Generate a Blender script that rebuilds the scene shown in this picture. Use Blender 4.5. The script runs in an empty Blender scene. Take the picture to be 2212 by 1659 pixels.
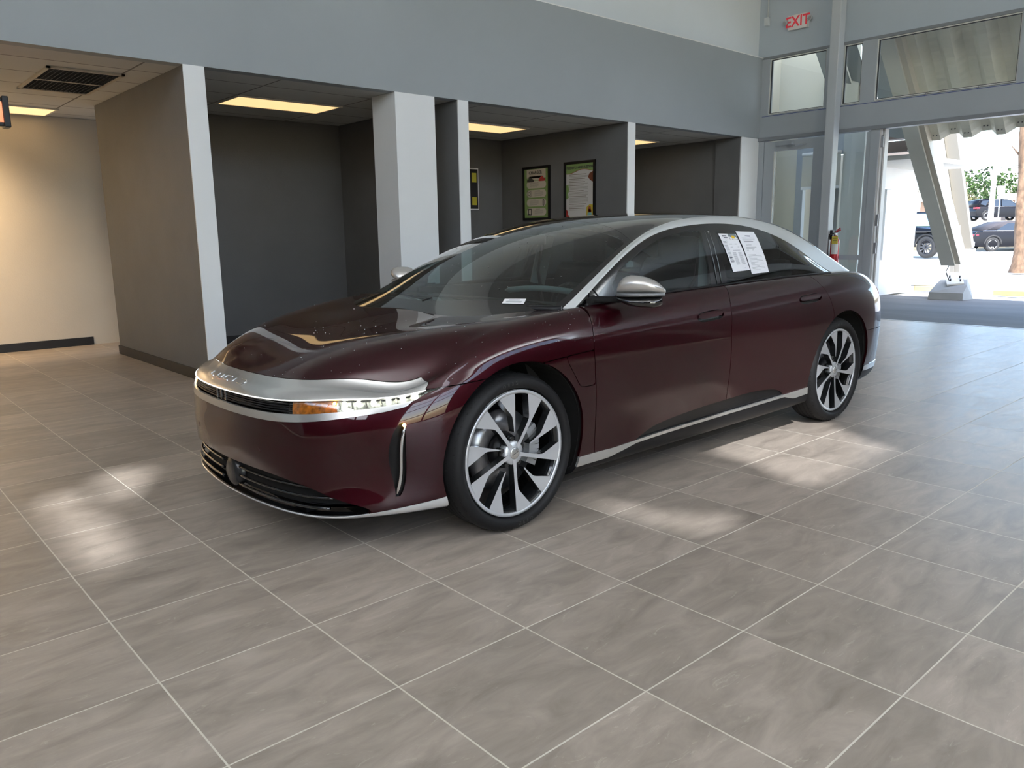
import bpy, bmesh, math, random
import numpy as np
from mathutils import Vector, Matrix
random.seed(7)
SC = bpy.context.scene
COL = SC.collection

# ------------------------------------------------------------------ camera, sky, sun, exposure
FPX = 1689.68
def make_camera():
    yaw, pitch, roll = 0.84158, 0.18855, 0.01367
    f = Vector((math.cos(yaw)*math.cos(pitch), math.sin(yaw)*math.cos(pitch), -math.sin(pitch)))
    r = Vector((math.sin(yaw), -math.cos(yaw), 0)); d = f.cross(r)
    r2 = math.cos(roll)*r + math.sin(roll)*d; d2 = -math.sin(roll)*r + math.cos(roll)*d
    cd = bpy.data.cameras.new('camera'); cd.sensor_width = 36; cd.lens = FPX*36/2212
    cd.clip_start = 0.05; cd.clip_end = 600
    cam = bpy.data.objects.new('camera', cd); COL.objects.link(cam)
    M = Matrix((r2, -d2, -f)).transposed().to_4x4(); M.translation = Vector((0, 0, 1.29496))
    cam.matrix_world = M; SC.camera = cam
make_camera()
SC.view_settings.view_transform = 'Standard'
SC.view_settings.look = 'None'
SC.view_settings.gamma = 1.0
SC.view_settings.use_curve_mapping = False
SC.view_settings.exposure = 1.35
SC.cycles.max_bounces = 10; SC.cycles.diffuse_bounces = 5; SC.cycles.glossy_bounces = 5
SC.cycles.transparent_max_bounces = 16; SC.cycles.transmission_bounces = 6
SC.cycles.sample_clamp_indirect = 6.0

SUN_DIR = Vector((0.47, 0.52, -0.72)).normalized()      # the way the light travels
world = bpy.data.worlds.new('sky'); SC.world = world; world.use_nodes = True
wn = world.node_tree.nodes; wl = world.node_tree.links
bg = wn['Background']; sky = wn.new('ShaderNodeTexSky'); sky.sky_type = 'NISHITA'
sky.sun_disc = False; sky.sun_elevation = math.asin(-SUN_DIR.z)
sky.sun_rotation = math.atan2(-SUN_DIR.x, -SUN_DIR.y); sky.air_density = 1.0; sky.dust_density = 1.5
wl.new(sky.outputs[0], bg.inputs[0]); bg.inputs[1].default_value = 0.42
sd = bpy.data.lights.new('sun', 'SUN'); sd.energy = 3.6; sd.angle = math.radians(1.2); sd.color = (1, .97, .93)
so = bpy.data.objects.new('sun', sd); COL.objects.link(so); so.rotation_euler = SUN_DIR.to_track_quat('-Z', 'Y').to_euler(); so.location = (0, -30, 40)

# ------------------------------------------------------------------ materials
MATS = {}
def mat(name, col, rough=.5, metal=0., spec=.5, coat=0., coat_rough=.03, emit=None, estr=0., noise=None, bump=None, alpha=None):
    """noise=(scale, amount, stretch_xyz)  bump=(scale,strength)"""
    if name in MATS: return MATS[name]
    m = bpy.data.materials.new(name); m.use_nodes = True; n = m.node_tree.nodes; l = m.node_tree.links
    b = n['Principled BSDF']; b.inputs['Base Color'].default_value = (*col, 1)
    b.inputs['Roughness'].default_value = rough; b.inputs['Metallic'].default_value = metal
    b.inputs['Specular IOR Level'].default_value = spec
    if coat: b.inputs['Coat Weight'].default_value = coat; b.inputs['Coat Roughness'].default_value = coat_rough
    if emit: b.inputs['Emission Color'].default_value = (*emit, 1); b.inputs['Emission Strength'].default_value = estr
    if noise or bump:
        tc = n.new('ShaderNodeTexCoord')
    if noise:
        mp = n.new('ShaderNodeMapping'); mp.inputs['Scale'].default_value = noise[2] if len(noise) > 2 else (1, 1, 1)
        nt = n.new('ShaderNodeTexNoise'); nt.inputs['Scale'].default_value = noise[0]; nt.inputs['Detail'].default_value = 5
        rp = n.new('ShaderNodeMapRange'); rp.inputs['From Min'].default_value = .25; rp.inputs['From Max'].default_value = .75
        rp.inputs['To Min'].default_value = 1-noise[1]; rp.inputs['To Max'].default_value = 1+noise[1]
        mx = n.new('ShaderNodeVectorMath'); mx.operation = 'SCALE'; mx.inputs[0].default_value = col
        l.new(tc.outputs['Object'], mp.inputs[0]); l.new(mp.outputs[0], nt.inputs['Vector']); l.new(nt.outputs['Fac'], rp.inputs[0])
        l.new(rp.outputs[0], mx.inputs['Scale']); l.new(mx.outputs[0], b.inputs['Base Color'])
    if bump:
        nb = n.new('ShaderNodeTexNoise'); nb.inputs['Scale'].default_value = bump[0]; nb.inputs['Detail'].default_value = 4
        bp = n.new('ShaderNodeBump'); bp.inputs['Strength'].default_value = bump[1]; bp.inputs['Distance'].default_value = .01
        l.new(tc.outputs['Object'], nb.inputs['Vector']); l.new(nb.outputs['Fac'], bp.inputs['Height']); l.new(bp.outputs[0], b.inputs['Normal'])
    MATS[name] = m; return m
def glass(name, tint, refl=1.0, rough=0.0):
    if name in MATS: return MATS[name]
    m = bpy.data.materials.new(name); m.use_nodes = True; n = m.node_tree.nodes; l = m.node_tree.links
    for x in list(n): n.remove(x)
    o = n.new('ShaderNodeOutputMaterial'); t = n.new('ShaderNodeBsdfTransparent'); t.inputs[0].default_value = (*tint, 1)
    g = n.new('ShaderNodeBsdfGlossy'); g.inputs['Roughness'].default_value = rough; g.inputs[0].default_value = (1, 1, 1, 1)
    fr = n.new('ShaderNodeFresnel'); fr.inputs[0].default_value = 1.52
    mu = n.new('ShaderNodeMath'); mu.operation = 'MULTIPLY'; mu.inputs[1].default_value = refl; mu.use_clamp = True
    mx = n.new('ShaderNodeMixShader')
    ge = n.new('ShaderNodeNewGeometry'); ir = n.new('ShaderNodeMapRange'); ir.inputs['To Min'].default_value = 1.52; ir.inputs['To Max'].default_value = 1/1.52
    l.new(ge.outputs['Backfacing'], ir.inputs[0]); l.new(ir.outputs[0], fr.inputs[0])
    l.new(fr.outputs[0], mu.inputs[0]); l.new(mu.outputs[0], mx.inputs[0]); l.new(t.outputs[0], mx.inputs[1]); l.new(g.outputs[0], mx.inputs[2]); l.new(mx.outputs[0], o.inputs[0])
    MATS[name] = m; return m

def floor_material():
    m = bpy.data.materials.new('floor_tiles'); m.use_nodes = True; n = m.node_tree.nodes; l = m.node_tree.links
    b = n['Principled BSDF']
    geo = n.new('ShaderNodeNewGeometry')
    off = n.new('ShaderNodeVectorMath'); off.operation = 'SUBTRACT'; off.inputs[1].default_value = (1.13114, 2.29048, 0)
    div = n.new('ShaderNodeVectorMath'); div.operation = 'DIVIDE'; div.inputs[1].default_value = (.508, .508, 1)
    l.new(geo.outputs['Position'], off.inputs[0]); l.new(off.outputs[0], div.inputs[0])
    sp = n.new('ShaderNodeSeparateXYZ'); l.new(div.outputs[0], sp.inputs[0])
    def math_(op, a, bb=None, clamp=False):
        k = n.new('ShaderNodeMath'); k.operation = op; k.use_clamp = clamp
        for i, v in enumerate((a, bb)):
            if v is None: continue
            if isinstance(v, (int, float)): k.inputs[i].default_value = v
            else: l.new(v, k.inputs[i])
        return k.outputs[0]
    def edge(o):
        fr = math_('FRACT', o); d = math_('ABSOLUTE', math_('SUBTRACT', fr, .5)); return math_('SUBTRACT', .5, d)
    e = math_('MINIMUM', edge(sp.outputs[0]), edge(sp.outputs[1]))
    mr = n.new('ShaderNodeMapRange'); mr.inputs['From Min'].default_value = .0042; mr.inputs['From Max'].default_value = .0062
    mr.inputs['To Min'].default_value = 1; mr.inputs['To Max'].default_value = 0; l.new(e, mr.inputs[0]); grout = mr.outputs[0]
    # cell id
    fl = n.new('ShaderNodeVectorMath'); fl.operation = 'FLOOR'; l.new(div.outputs[0], fl.inputs[0])
    wn_ = n.new('ShaderNodeTexWhiteNoise'); wn_.noise_dimensions = '2D'; l.new(fl.outputs[0], wn_.inputs['Vector'])
    # streaks along X, each tile shifted
    sh = n.new('ShaderNodeVectorMath'); sh.operation = 'MULTIPLY_ADD'; sh.inputs[1].default_value = (7, 9, 3)
    l.new(wn_.outputs['Color'], sh.inputs[0]); l.new(geo.outputs['Position'], sh.inputs[2])
    mp = n.new('ShaderNodeMapping'); mp.inputs['Scale'].default_value = (2.6, 8.0, 1); mp.inputs['Rotation'].default_value = (0, 0, .16); l.new(sh.outputs[0], mp.inputs[0])
    n1 = n.new('ShaderNodeTexNoise'); n1.inputs['Scale'].default_value = 1.3; n1.inputs['Detail'].default_value = 9; n1.inputs['Roughness'].default_value = .62; n1.inputs['Distortion'].default_value = .7
    l.new(mp.outputs[0], n1.inputs['Vector'])
    n2 = n.new('ShaderNodeTexNoise'); n2.inputs['Scale'].default_value = 4.0; n2.inputs['Detail'].default_value = 12; n2.inputs['Roughness'].default_value = .72; n2.inputs['Distortion'].default_value = 1.2
    l.new(mp.outputs[0], n2.inputs['Vector'])
    cr = n.new('ShaderNodeValToRGB'); cr.color_ramp.elements[0].position = .24; cr.color_ramp.elements[0].color = (.240, .203, .168, 1)
    cr.color_ramp.elements[1].position = .80; cr.color_ramp.elements[1].color = (.490, .420, .352, 1); l.new(n1.outputs['Fac'], cr.inputs[0])
    # pale flecks
    fk = n.new('ShaderNodeMapRange'); fk.inputs['From Min'].default_value = .60; fk.inputs['From Max'].default_value = .80; l.new(n2.outputs['Fac'], fk.inputs[0])
    mix1 = n.new('ShaderNodeMixRGB'); mix1.inputs[2].default_value = (.60, .55, .46, 1); l.new(fk.outputs[0], mix1.inputs[0]); l.new(cr.outputs[0], mix1.inputs[1])
    vr = n.new('ShaderNodeMapRange'); vr.inputs['To Min'].default_value = .88; vr.inputs['To Max'].default_value = 1.12; l.new(wn_.outputs['Value'], vr.inputs[0])
    sc = n.new('ShaderNodeVectorMath'); sc.operation = 'SCALE'; l.new(mix1.outputs[0], sc.inputs[0]); l.new(vr.outputs[0], sc.inputs['Scale'])
    mixg = n.new('ShaderNodeMixRGB'); mixg.inputs[2].default_value = (.66, .62, .53, 1); l.new(grout, mixg.inputs[0]); l.new(sc.outputs[0], mixg.inputs[1])
    l.new(mixg.outputs[0], b.inputs['Base Color'])
    rr = n.new('ShaderNodeMapRange'); rr.inputs['To Min'].default_value = .30; rr.inputs['To Max'].default_value = .46; l.new(n1.outputs['Fac'], rr.inputs[0])
    ra = math_('ADD', rr.outputs[0], math_('MULTIPLY', grout, .35)); l.new(ra, b.inputs['Roughness'])
    b.inputs['Specular IOR Level'].default_value = .38
    bp = n.new('ShaderNodeBump'); bp.inputs['Strength'].default_value = .25; bp.inputs['Distance'].default_value = .004
    hh = math_('SUBTRACT', math_('MULTIPLY', n2.outputs['Fac'], .25), grout); l.new(hh, bp.inputs['Height']); l.new(bp.outputs[0], b.inputs['Normal'])
    MATS['floor_tiles'] = m; return m

def ceiling_tile_material():
    m = bpy.data.materials.new('ceiling_tiles'); m.use_nodes = True; n = m.node_tree.nodes; l = m.node_tree.links
    b = n['Principled BSDF']; b.inputs['Roughness'].default_value = .9
    geo = n.new('ShaderNodeNewGeometry')
    br = n.new('ShaderNodeTexBrick'); br.offset = 0; br.squash = 1; br.inputs['Scale'].default_value = 1
    br.inputs['Brick Width'].default_value = 1.22; br.inputs['Row Height'].default_value = .61; br.inputs['Mortar Size'].default_value = .009
    br.inputs['Mortar Smooth'].default_value = 0
    br.inputs['Color1'].default_value = (.62, .62, .59, 1); br.inputs['Color2'].default_value = (.57, .57, .545, 1); br.inputs['Mortar'].default_value = (.20, .19, .18, 1)
    off = n.new('ShaderNodeVectorMath'); off.operation = 'SUBTRACT'; off.inputs[1].default_value = (3.57, 8.17, 0)
    l.new(geo.outputs['Position'], off.inputs[0]); l.new(off.outputs[0], br.inputs['Vector']); l.new(br.outputs['Color'], b.inputs['Base Color'])
    MATS['ceiling_tiles'] = m; return m

# ------------------------------------------------------------------ object helpers
def tag(o, label=None, cat=None, group=None, kind=None):
    if label: o['label'] = label
    if cat: o['category'] = cat
    if group: o['group'] = group
    if kind: o['kind'] = kind
    return o
def empty(name, loc=(0, 0, 0), rz=0., label=None, cat=None, group=None):
    o = bpy.data.objects.new(name, None); COL.objects.link(o); o.location = loc; o.rotation_euler = (0, 0, rz); o.empty_display_size = .1
    return tag(o, label, cat, group)
def link_mesh(name, me, m, parent=None):
    if m is not None:
        for k in (m if isinstance(m, (list, tuple)) else [m]): me.materials.append(k)
    o = bpy.data.objects.new(name, me); COL.objects.link(o)
    if parent: o.parent = parent
    return o
class MB:
    """collects shapes, then links them as one mesh object"""
    def __init__(s): s.bm = bmesh.new()
    def box(s, a, b, mi=0, bev=0.):
        x0, y0, z0 = a; x1, y1, z1 = b
        v = [s.bm.verts.new(p) for p in ((x0, y0, z0), (x1, y0, z0), (x1, y1, z0), (x0, y1, z0), (x0, y0, z1), (x1, y0, z1), (x1, y1, z1), (x0, y1, z1))]
        fs = [s.bm.faces.new([v[i] for i in q]) for q in ((0, 3, 2, 1), (4, 5, 6, 7), (0, 1, 5, 4), (1, 2, 6, 5), (2, 3, 7, 6), (3, 0, 4, 7))]
        for f in fs: f.material_index = mi
        if bev > 0:
            es = list({e for f in fs for e in f.edges}); r = bmesh.ops.bevel(s.bm, geom=es, offset=bev, segments=2, affect='EDGES', profile=.6)
            for f in r['faces']: f.material_index = mi
        return s
    def beam(s, p, q, w, h, up=(0, 0, 1), mi=0, bev=0.):
        """box from p to q, w across, h along up"""
        p = Vector(p); q = Vector(q); d = (q-p).normalized(); upv = Vector(up); sx = d.cross(upv)
        if sx.length < 1e-4: sx = d.cross(Vector((1, 0, 0)))
        sx.normalize(); u = sx.cross(d).normalized()
        v = []
        for c in (p, q):
            for a, b in ((-1, -1), (1, -1), (1, 1), (-1, 1)): v.append(s.bm.verts.new(c+sx*a*w/2+u*b*h/2))
        fs = [s.bm.faces.new([v[i] for i in k]) for k in ((0, 1, 2, 3), (7, 6, 5, 4), (0, 4, 5, 1), (1, 5, 6, 2), (2, 6, 7, 3), (3, 7, 4, 0))]
        for f in fs: f.material_index = mi
        if bev > 0: bmesh.ops.bevel(s.bm, geom=list({e for f in fs for e in f.edges}), offset=bev, segments=2, affect='EDGES')
        return s
    def tube(s, pts, r, seg=10, mi=0, caps=True):
        pts = [Vector(p) for p in pts]; rings = []; N = len(pts)
        rr = r if isinstance(r, (list, tuple)) else [r]*N
        prev = None
        for i, p in enumerate(pts):
            d = (pts[min(i+1, N-1)]-pts[max(i-1, 0)]).normalized()
            if prev is None: a = d.orthogonal().normalized()
            else: a = (prev-d*prev.dot(d)).normalized()
            prev = a; b = d.cross(a)
            rings.append([s.bm.verts.new(p+(a*math.cos(t)+b*math.sin(t))*rr[i]) for t in [2*math.pi*k/seg for k in range(seg)]])
        for A, B in zip(rings, rings[1:]):
            for k in range(seg):
                f = s.bm.faces.new((A[k], A[(k+1) % seg], B[(k+1) % seg], B[k])); f.material_index = mi; f.smooth = True
        if caps:
            for R_, fl in ((rings[0], 1), (rings[-1], 0)):
                f = s.bm.faces.new(R_[::-1] if fl else R_); f.material_index = mi
        return s
    def lathe(s, prof, seg=48, axis='z', c=(0, 0, 0), mi=0, closed=False):
        """prof = [(radius, height)...]"""
        rings = []
        for r, h in prof:
            ring = []
            for k in range(seg):
                t = 2*math.pi*k/seg; a, b = r*math.cos(t), r*math.sin(t)
                p = (a, b, h) if axis == 'z' else ((a, h, b) if axis == 'y' else (h, a, b))
                ring.append(s.bm.verts.new(Vector(p)+Vector(c)))
            rings.append(ring)
        prs = list(zip(rings, rings[1:]))+([(rings[-1], rings[0])] if closed else [])
        for A, B in prs:
            for k in range(seg):
                try: f = s.bm.faces.new((A[k], A[(k+1) % seg], B[(k+1) % seg], B[k])); f.smooth = True; f.material_index = mi
                except ValueError: pass
        return s
    def prism(s, poly, fn, mi_side=0, mi_cap=0):
        """poly 2D list; fn(u,v,k) -> 3D point for k=0,1"""
        A = [s.bm.verts.new(fn(u, v, 0)) for u, v in poly]; B = [s.bm.verts.new(fn(u, v, 1)) for u, v in poly]
        f = s.bm.faces.new(A[::-1]); f.material_index = mi_cap
        f = s.bm.faces.new(B); f.material_index = mi_cap
        n = len(A)
        for k in range(n):
            f = s.bm.faces.new((A[k], A[(k+1) % n], B[(k+1) % n], B[k])); f.material_index = mi_side
        return s
    def poly(s, pts, mi=0):
        f = s.bm.faces.new([s.bm.verts.new(p) for p in pts]); f.material_index = mi; return s
    def sphere(s, c, r, seg=16, rings=10, scale=(1, 1, 1), mi=0):
        res = bmesh.ops.create_uvsphere(s.bm, u_segments=seg, v_segments=rings, radius=r)
        for v in res['verts']: v.co = Vector((v.co.x*scale[0], v.co.y*scale[1], v.co.z*scale[2]))+Vector(c)
        for f in {f for v in res['verts'] for f in v.link_faces}: f.smooth = True; f.material_index = mi
        return s
    def text(s, st, size, fn, depth=.002, mi=0, bold=0.):
        cu = bpy.data.curves.new('t', 'FONT'); cu.body = st; cu.size = size; cu.extrude = 0; cu.offset = bold; cu.align_x = 'CENTER'; cu.align_y = 'CENTER'
        cu.resolution_u = 3
        ob = bpy.data.objects.new('t', cu); COL.objects.link(ob); bpy.context.view_layer.update()
        me = bpy.data.meshes.new_from_object(ob.evaluated_get(bpy.context.evaluated_depsgraph_get()))
        vs = [s.bm.verts.new(fn(v.co.x, v.co.y)) for v in me.vertices]
        for p in me.polygons:
            try: f = s.bm.faces.new([vs[i] for i in p.vertices]); f.material_index = mi
            except ValueError: pass
        bpy.data.objects.remove(ob); bpy.data.curves.remove(cu); bpy.data.meshes.remove(me)
        return s
    def build(s, name, m, parent=None, fix=True, smooth=None):
        if fix: bmesh.ops.recalc_face_normals(s.bm, faces=s.bm.faces[:])
        if smooth is not None:
            for f in s.bm.faces: f.smooth = smooth
        me = bpy.data.meshes.new(name); s.bm.to_mesh(me); s.bm.free()
        return link_mesh(name, me, m, parent)
def struct(name, mb, m, **k):
    return tag(mb.build(name, m, **k), kind='structure')

# ---------- spline surfaces ----------
def bs_eval_ctrl(n, closed_ghost):
    pass
def bspline_matrix(n, res):
    """rows: sample params 0..n-1 (res per span); uses ghost -1 and n (indices shifted by 1)"""
    m=(n-1)*res+1
    B=np.zeros((m,n+2)); par=np.zeros(m)
    for k in range(m):
        t=k/res; i=min(int(t),n-2); f=t-i; par[k]=t
        w=[(1-f)**3/6,(3*f**3-6*f**2+4)/6,(-3*f**3+3*f**2+3*f+1)/6,f**3/6]
        for j in range(4): B[k,i+j]+=w[j]
    return B,par
def ghost(P,m0,m1):
    """m0/m1: 'mir' mirror in y about first/last ; 'ext' extrapolate ; along axis 0"""
    def g(a,b,m):
        if m=='mir': c=b.copy(); c[...,1]*=-1; return c
        return 2*a-b
    return np.concatenate([g(P[0],P[1],m0)[None],P,g(P[-1],P[-2],m1)[None]],0)
def surface(P,resu,resv,gu,gv,interp=0.0,iters=6):
    """P [nu,nv,3]"""
    P=np.asarray(P,float); Q=P.copy()
    B1u,_=bspline_matrix(P.shape[0],1);B1v,_=bspline_matrix(P.shape[1],1)
    def ev(Q,Bu,Bv):
        G=ghost(Q,*gu); S=np.tensordot(Bu,G,(1,0))
        G2=ghost(np.swapaxes(S,0,1),*gv); T=np.tensordot(Bv,G2,(1,0)); return np.swapaxes(T,0,1)
    for _ in range(iters): Q=Q+interp*(P-ev(Q,B1u,B1v))
    Bu,pu=bspline_matrix(P.shape[0],resu);Bv,pv=bspline_matrix(P.shape[1],resv)
    S=ev(Q,Bu,Bv)
    return S,pu,pv
def grid_mesh(S,pu,pv,flip=False):
    nu,nv=S.shape[:2]
    du=np.gradient(S,axis=0);dv=np.gradient(S,axis=1)
    N=np.cross(du,dv); L=np.linalg.norm(N,axis=2,keepdims=True); N=N/np.maximum(L,1e-9)
    if flip:N=-N
    U,V=np.meshgrid(pu,pv,indexing='ij')
    A=np.concatenate([S,N,U[...,None],V[...,None]],2).reshape(-1,8)
    idx=np.arange(nu*nv).reshape(nu,nv)
    F=np.stack([idx[:-1,:-1],idx[1:,:-1],idx[1:,1:],idx[:-1,1:]],-1).reshape(-1,4)
    if flip:F=F[:,::-1]
    return A,[tuple(f) for f in F.tolist()]
def clip(M,fn,keep=1):
    """keep part of mesh where fn(A)*keep>=0"""
    A,F=M
    if len(F)==0: return M
    f=np.asarray(fn(A),float)*keep
    inside=f>=0
    out=[];newA=[];cache={};base=len(A)
    for poly in F:
        s=[inside[i] for i in poly]
        if all(s): out.append(poly); continue
        if not any(s): continue
        r=[]
        n=len(poly)
        for k in range(n):
            a=poly[k];b=poly[(k+1)%n]
            if inside[a]: r.append(a)
            if inside[a]!=inside[b]:
                key=(a,b) if a<b else (b,a)
                if key not in cache:
                    a2,b2=key; t=f[a2]/(f[a2]-f[b2]); t=min(max(t,1e-4),1-1e-4)
                    cache[key]=base+len(newA); newA.append(A[a2]*(1-t)+A[b2]*t)
                r.append(cache[key])
        if len(r)>=3: out.append(tuple(r))
    if newA: A=np.concatenate([A,np.array(newA)],0)
    used=sorted({i for p in out for i in p}); mp={o:n for n,o in enumerate(used)}
    A=A[used] if used else A[:0]
    return A,[tuple(mp[i] for i in p) for p in out]
def sd_poly(P,poly):
    """signed distance, + inside. P [N,2]"""
    poly=np.asarray(poly,float); a=poly; b=np.roll(poly,-1,0)
    d=np.full(len(P),1e9); ins=np.zeros(len(P),bool)
    for (ax,ay),(bx,by) in zip(a,b):
        ex,ey=bx-ax,by-ay; wx,wy=P[:,0]-ax,P[:,1]-ay
        t=np.clip((wx*ex+wy*ey)/(ex*ex+ey*ey+1e-12),0,1)
        d=np.minimum(d,np.hypot(wx-t*ex,wy-t*ey))
        c=((ay>P[:,1])!=(by>P[:,1]))
        with np.errstate(divide='ignore',invalid='ignore'):
            xi=(bx-ax)*(P[:,1]-ay)/(by-ay+1e-15)+ax
        ins^=(c&(P[:,0]<xi))
    return np.where(ins,d,-d)
def smooth_poly(pts,n=6,closed=True):
    """Catmull-Rom through pts; a pt with 3rd item 1 = sharp corner (kept by doubling)"""
    q=[]
    for p in pts:
        q.append(p[:2])
        if len(p)>2: q.append((p[0]+1e-5,p[1])); 
    q=np.array(q,float); m=len(q); out=[]
    rng=range(m) if closed else range(m-1)
    for i in rng:
        if closed: p0,p1,p2,p3=q[i-1],q[i],q[(i+1)%m],q[(i+2)%m]
        else: p0,p1,p2,p3=q[max(i-1,0)],q[i],q[i+1],q[min(i+2,m-1)]
        if np.hypot(*(p2-p1))<1e-3: continue
        if np.hypot(*(p1-p0))<1e-3: p0=p1-(p2-p1)
        if np.hypot(*(p3-p2))<1e-3: p3=p2+(p2-p1)
        for k in range(n):
            t=k/n; out.append(.5*((2*p1)+(-p0+p2)*t+(2*p0-5*p1+4*p2-p3)*t*t+(-p0+3*p1-3*p2+p3)*t**3))
    if not closed: out.append(q[-1])
    return np.array(out)
def curve_side(P,pts):
    """signed side distance of open polyline extended (positive = left/above when pts go in +x)"""
    pts=np.asarray(pts,float)
    y=np.interp(P[:,0],pts[:,0],pts[:,1]); return P[:,1]-y

# ---------- lower body net : level -> stations ----------
def body_net():
    L=[]
    # stations:      s0          s1              s2              s3              s4              s5              s6..s12 side
    side=[-.12,.30,.75,1.35,1.95,2.50,2.95,3.40]
    def row(front,sy,sz,rear,xs=None):
        r=[tuple(p) for p in front]
        for x,y,z in zip(xs or side,sy,sz): r.append((x,y,z))
        r+= [tuple(p) for p in rear]; return r
    L.append(row([(-.80,0,.135),(-.775,.27,.135),(-.69,.47,.135),(-.55,.62,.14),(-.32,.76,.145)],[.80]*8,[.15]*4+[.15,.155,.165,.18],[(3.68,.76,.20),(3.78,.62,.21),(3.86,.34,.21),(3.88,0,.21)]))
    L.append(row([(-.885,0,.165),(-.87,.30,.172),(-.815,.575,.176),(-.665,.735,.176),(-.36,.862,.18)],[.905,.905,.90,.90,.90,.905,.91,.90],[.185,.175,.175,.175,.175,.18,.20,.23],[(3.70,.85,.24),(3.84,.72,.25),(3.93,.38,.25),(3.96,0,.25)]))
    L.append(row([(-.898,0,.25),(-.882,.30,.25),(-.82,.57,.25),(-.67,.73,.255),(-.39,.868,.26)],[.925,.925,.915,.91,.912,.92,.93,.92],[.27,.255,.25,.25,.25,.255,.28,.31],[(3.70,.875,.33),(3.85,.73,.34),(3.96,.39,.34),(3.99,0,.34)]))
    L.append(row([(-.908,0,.34),(-.892,.30,.34),(-.822,.565,.34),(-.665,.715,.345),(-.405,.872,.35)],[.94,.94,.925,.918,.922,.935,.948,.94],[.36,.35,.345,.345,.345,.35,.37,.40],[(3.69,.89,.41),(3.835,.735,.42),(3.95,.39,.42),(3.98,0,.42)]))
    L.append(row([(-.916,0,.43),(-.90,.30,.43),(-.828,.56,.43),(-.675,.72,.435),(-.415,.875,.44)],[.952,.955,.95,.945,.945,.953,.963,.955],[.47,.47,.47,.47,.47,.475,.49,.51],[(3.68,.90,.52),(3.825,.735,.52),(3.94,.39,.52),(3.97,0,.52)]))
    L.append(row([(-.912,0,.51),(-.896,.30,.51),(-.828,.555,.515),(-.685,.725,.535),(-.425,.87,.55)],[.955,.962,.966,.963,.963,.967,.972,.963],[.585,.60,.60,.60,.60,.605,.62,.635],[(3.68,.905,.645),(3.825,.735,.645),(3.945,.39,.645),(3.975,0,.645)]))
    L.append(row([(-.922,0,.585),(-.902,.30,.585),(-.828,.535,.588),(-.68,.70,.603),(-.425,.855,.640)],[.95,.962,.966,.964,.964,.967,.972,.962],[.70,.73,.735,.735,.735,.74,.75,.76],[(3.67,.895,.77),(3.835,.725,.77),(3.965,.39,.77),(3.995,0,.77)]))
    L.append(row([(-.910,0,.655),(-.888,.30,.655),(-.812,.517,.658),(-.67,.68,.668),(-.43,.822,.668)],[.935,.948,.948,.945,.944,.948,.955,.94],[.770,.820,.845,.845,.85,.855,.865,.87],[(3.66,.87,.87),(3.84,.70,.87),(3.98,.38,.87),(4.015,0,.87)]))
    L.append(row([(-.870,0,.690),(-.848,.30,.690),(-.773,.508,.691),(-.62,.655,.695),(-.425,.805,.684)],[.905,.912,.905,.90,.90,.905,.91,.885],[.835,.898,.925,.935,.94,.945,.945,.945],[(3.63,.82,.94),(3.83,.67,.94),(3.985,.36,.94),(4.02,0,.945)]))
    L.append(row([(-.812,0,.716),(-.792,.30,.716),(-.715,.508,.717),(-.565,.64,.721),(-.395,.785,.694)],[.85,.855,.845,.838,.838,.84,.835,.80],[.874,.937,.965,.985,.998,1.008,1.01,1.0],[(3.60,.755,.985),(3.79,.63,.98),(3.94,.34,.985),(3.98,0,.99)]))
    L.append(row([(-.69,0,.788),(-.665,.29,.793),(-.60,.47,.815),(-.49,.60,.850),(-.31,.69,.866)],[.74,.73,.73,.74,.74,.74,.73,.68],[.903,.942,.965,.975,.985,.995,1.0,1.005],[(3.56,.63,1.0),(3.74,.54,1.00),(3.86,.31,1.007),(3.90,0,1.012)],[-.10,.30,.75,1.35,1.95,2.5,2.95,3.36]))
    L.append(row([(-.51,0,.842),(-.48,.15,.846),(-.44,.26,.858),(-.34,.34,.872),(-.22,.40,.884)],[.42]*7+[.38],[.913,.948,.96,.96,.96,.97,.98,1.0],[(3.56,.34,1.015),(3.68,.30,1.018),(3.77,.17,1.022),(3.80,0,1.025)],[-.06,.30,.75,1.35,1.95,2.5,2.95,3.30]))
    L.append(row([(-.40,0,.868),(-.37,0,.873),(-.32,0,.880),(-.25,0,.891),(-.15,0,.905)],[0]*8,[.921,.953,.96,.96,.96,.97,.98,1.01],[(3.44,0,1.02),(3.52,0,1.022),(3.60,0,1.025),(3.65,0,1.028)],[-.02,.30,.75,1.35,1.95,2.5,2.95,3.26]))
    P=np.array(L,float)  # [level,station,3]
    return np.swapaxes(P,0,1)
GX=[.02,.28,.50,.80,1.15,1.50,1.90,2.30,2.70,3.05,3.35,3.60,3.80]
GC=[.915,1.055,1.170,1.284,1.363,1.406,1.424,1.417,1.382,1.312,1.218,1.115,1.02]
G3=[(.80,.86),(.79,.88),(.765,.965),(.722,1.115),(.66,1.268),(.622,1.357),(.603,1.387),(.603,1.376),(.608,1.322),(.617,1.226),(.63,1.113),(.645,1.02),(.66,.94)]
G2=[(.83,.83),(.82,.85),(.798,.935),(.762,1.112),(.712,1.265),(.685,1.328),(.672,1.346),(.672,1.312),(.682,1.215),(.695,1.075),(.71,.975),(.72,.93),(.74,.88)]
G1=[(.84,.81),(.835,.85),(.82,.90),(.80,1.0),(.772,1.12),(.757,1.17),(.752,1.18),(.755,1.165),(.768,1.10),(.775,1.01),(.775,.94),(.77,.90),(.76,.86)]
G0=[(.84,.79),(.84,.83),(.83,.88),(.818,.92),(.815,.92),(.815,.93),(.815,.94),(.815,.95),(.815,.95),(.812,.93),(.80,.91),(.79,.88),(.77,.84)]
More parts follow.
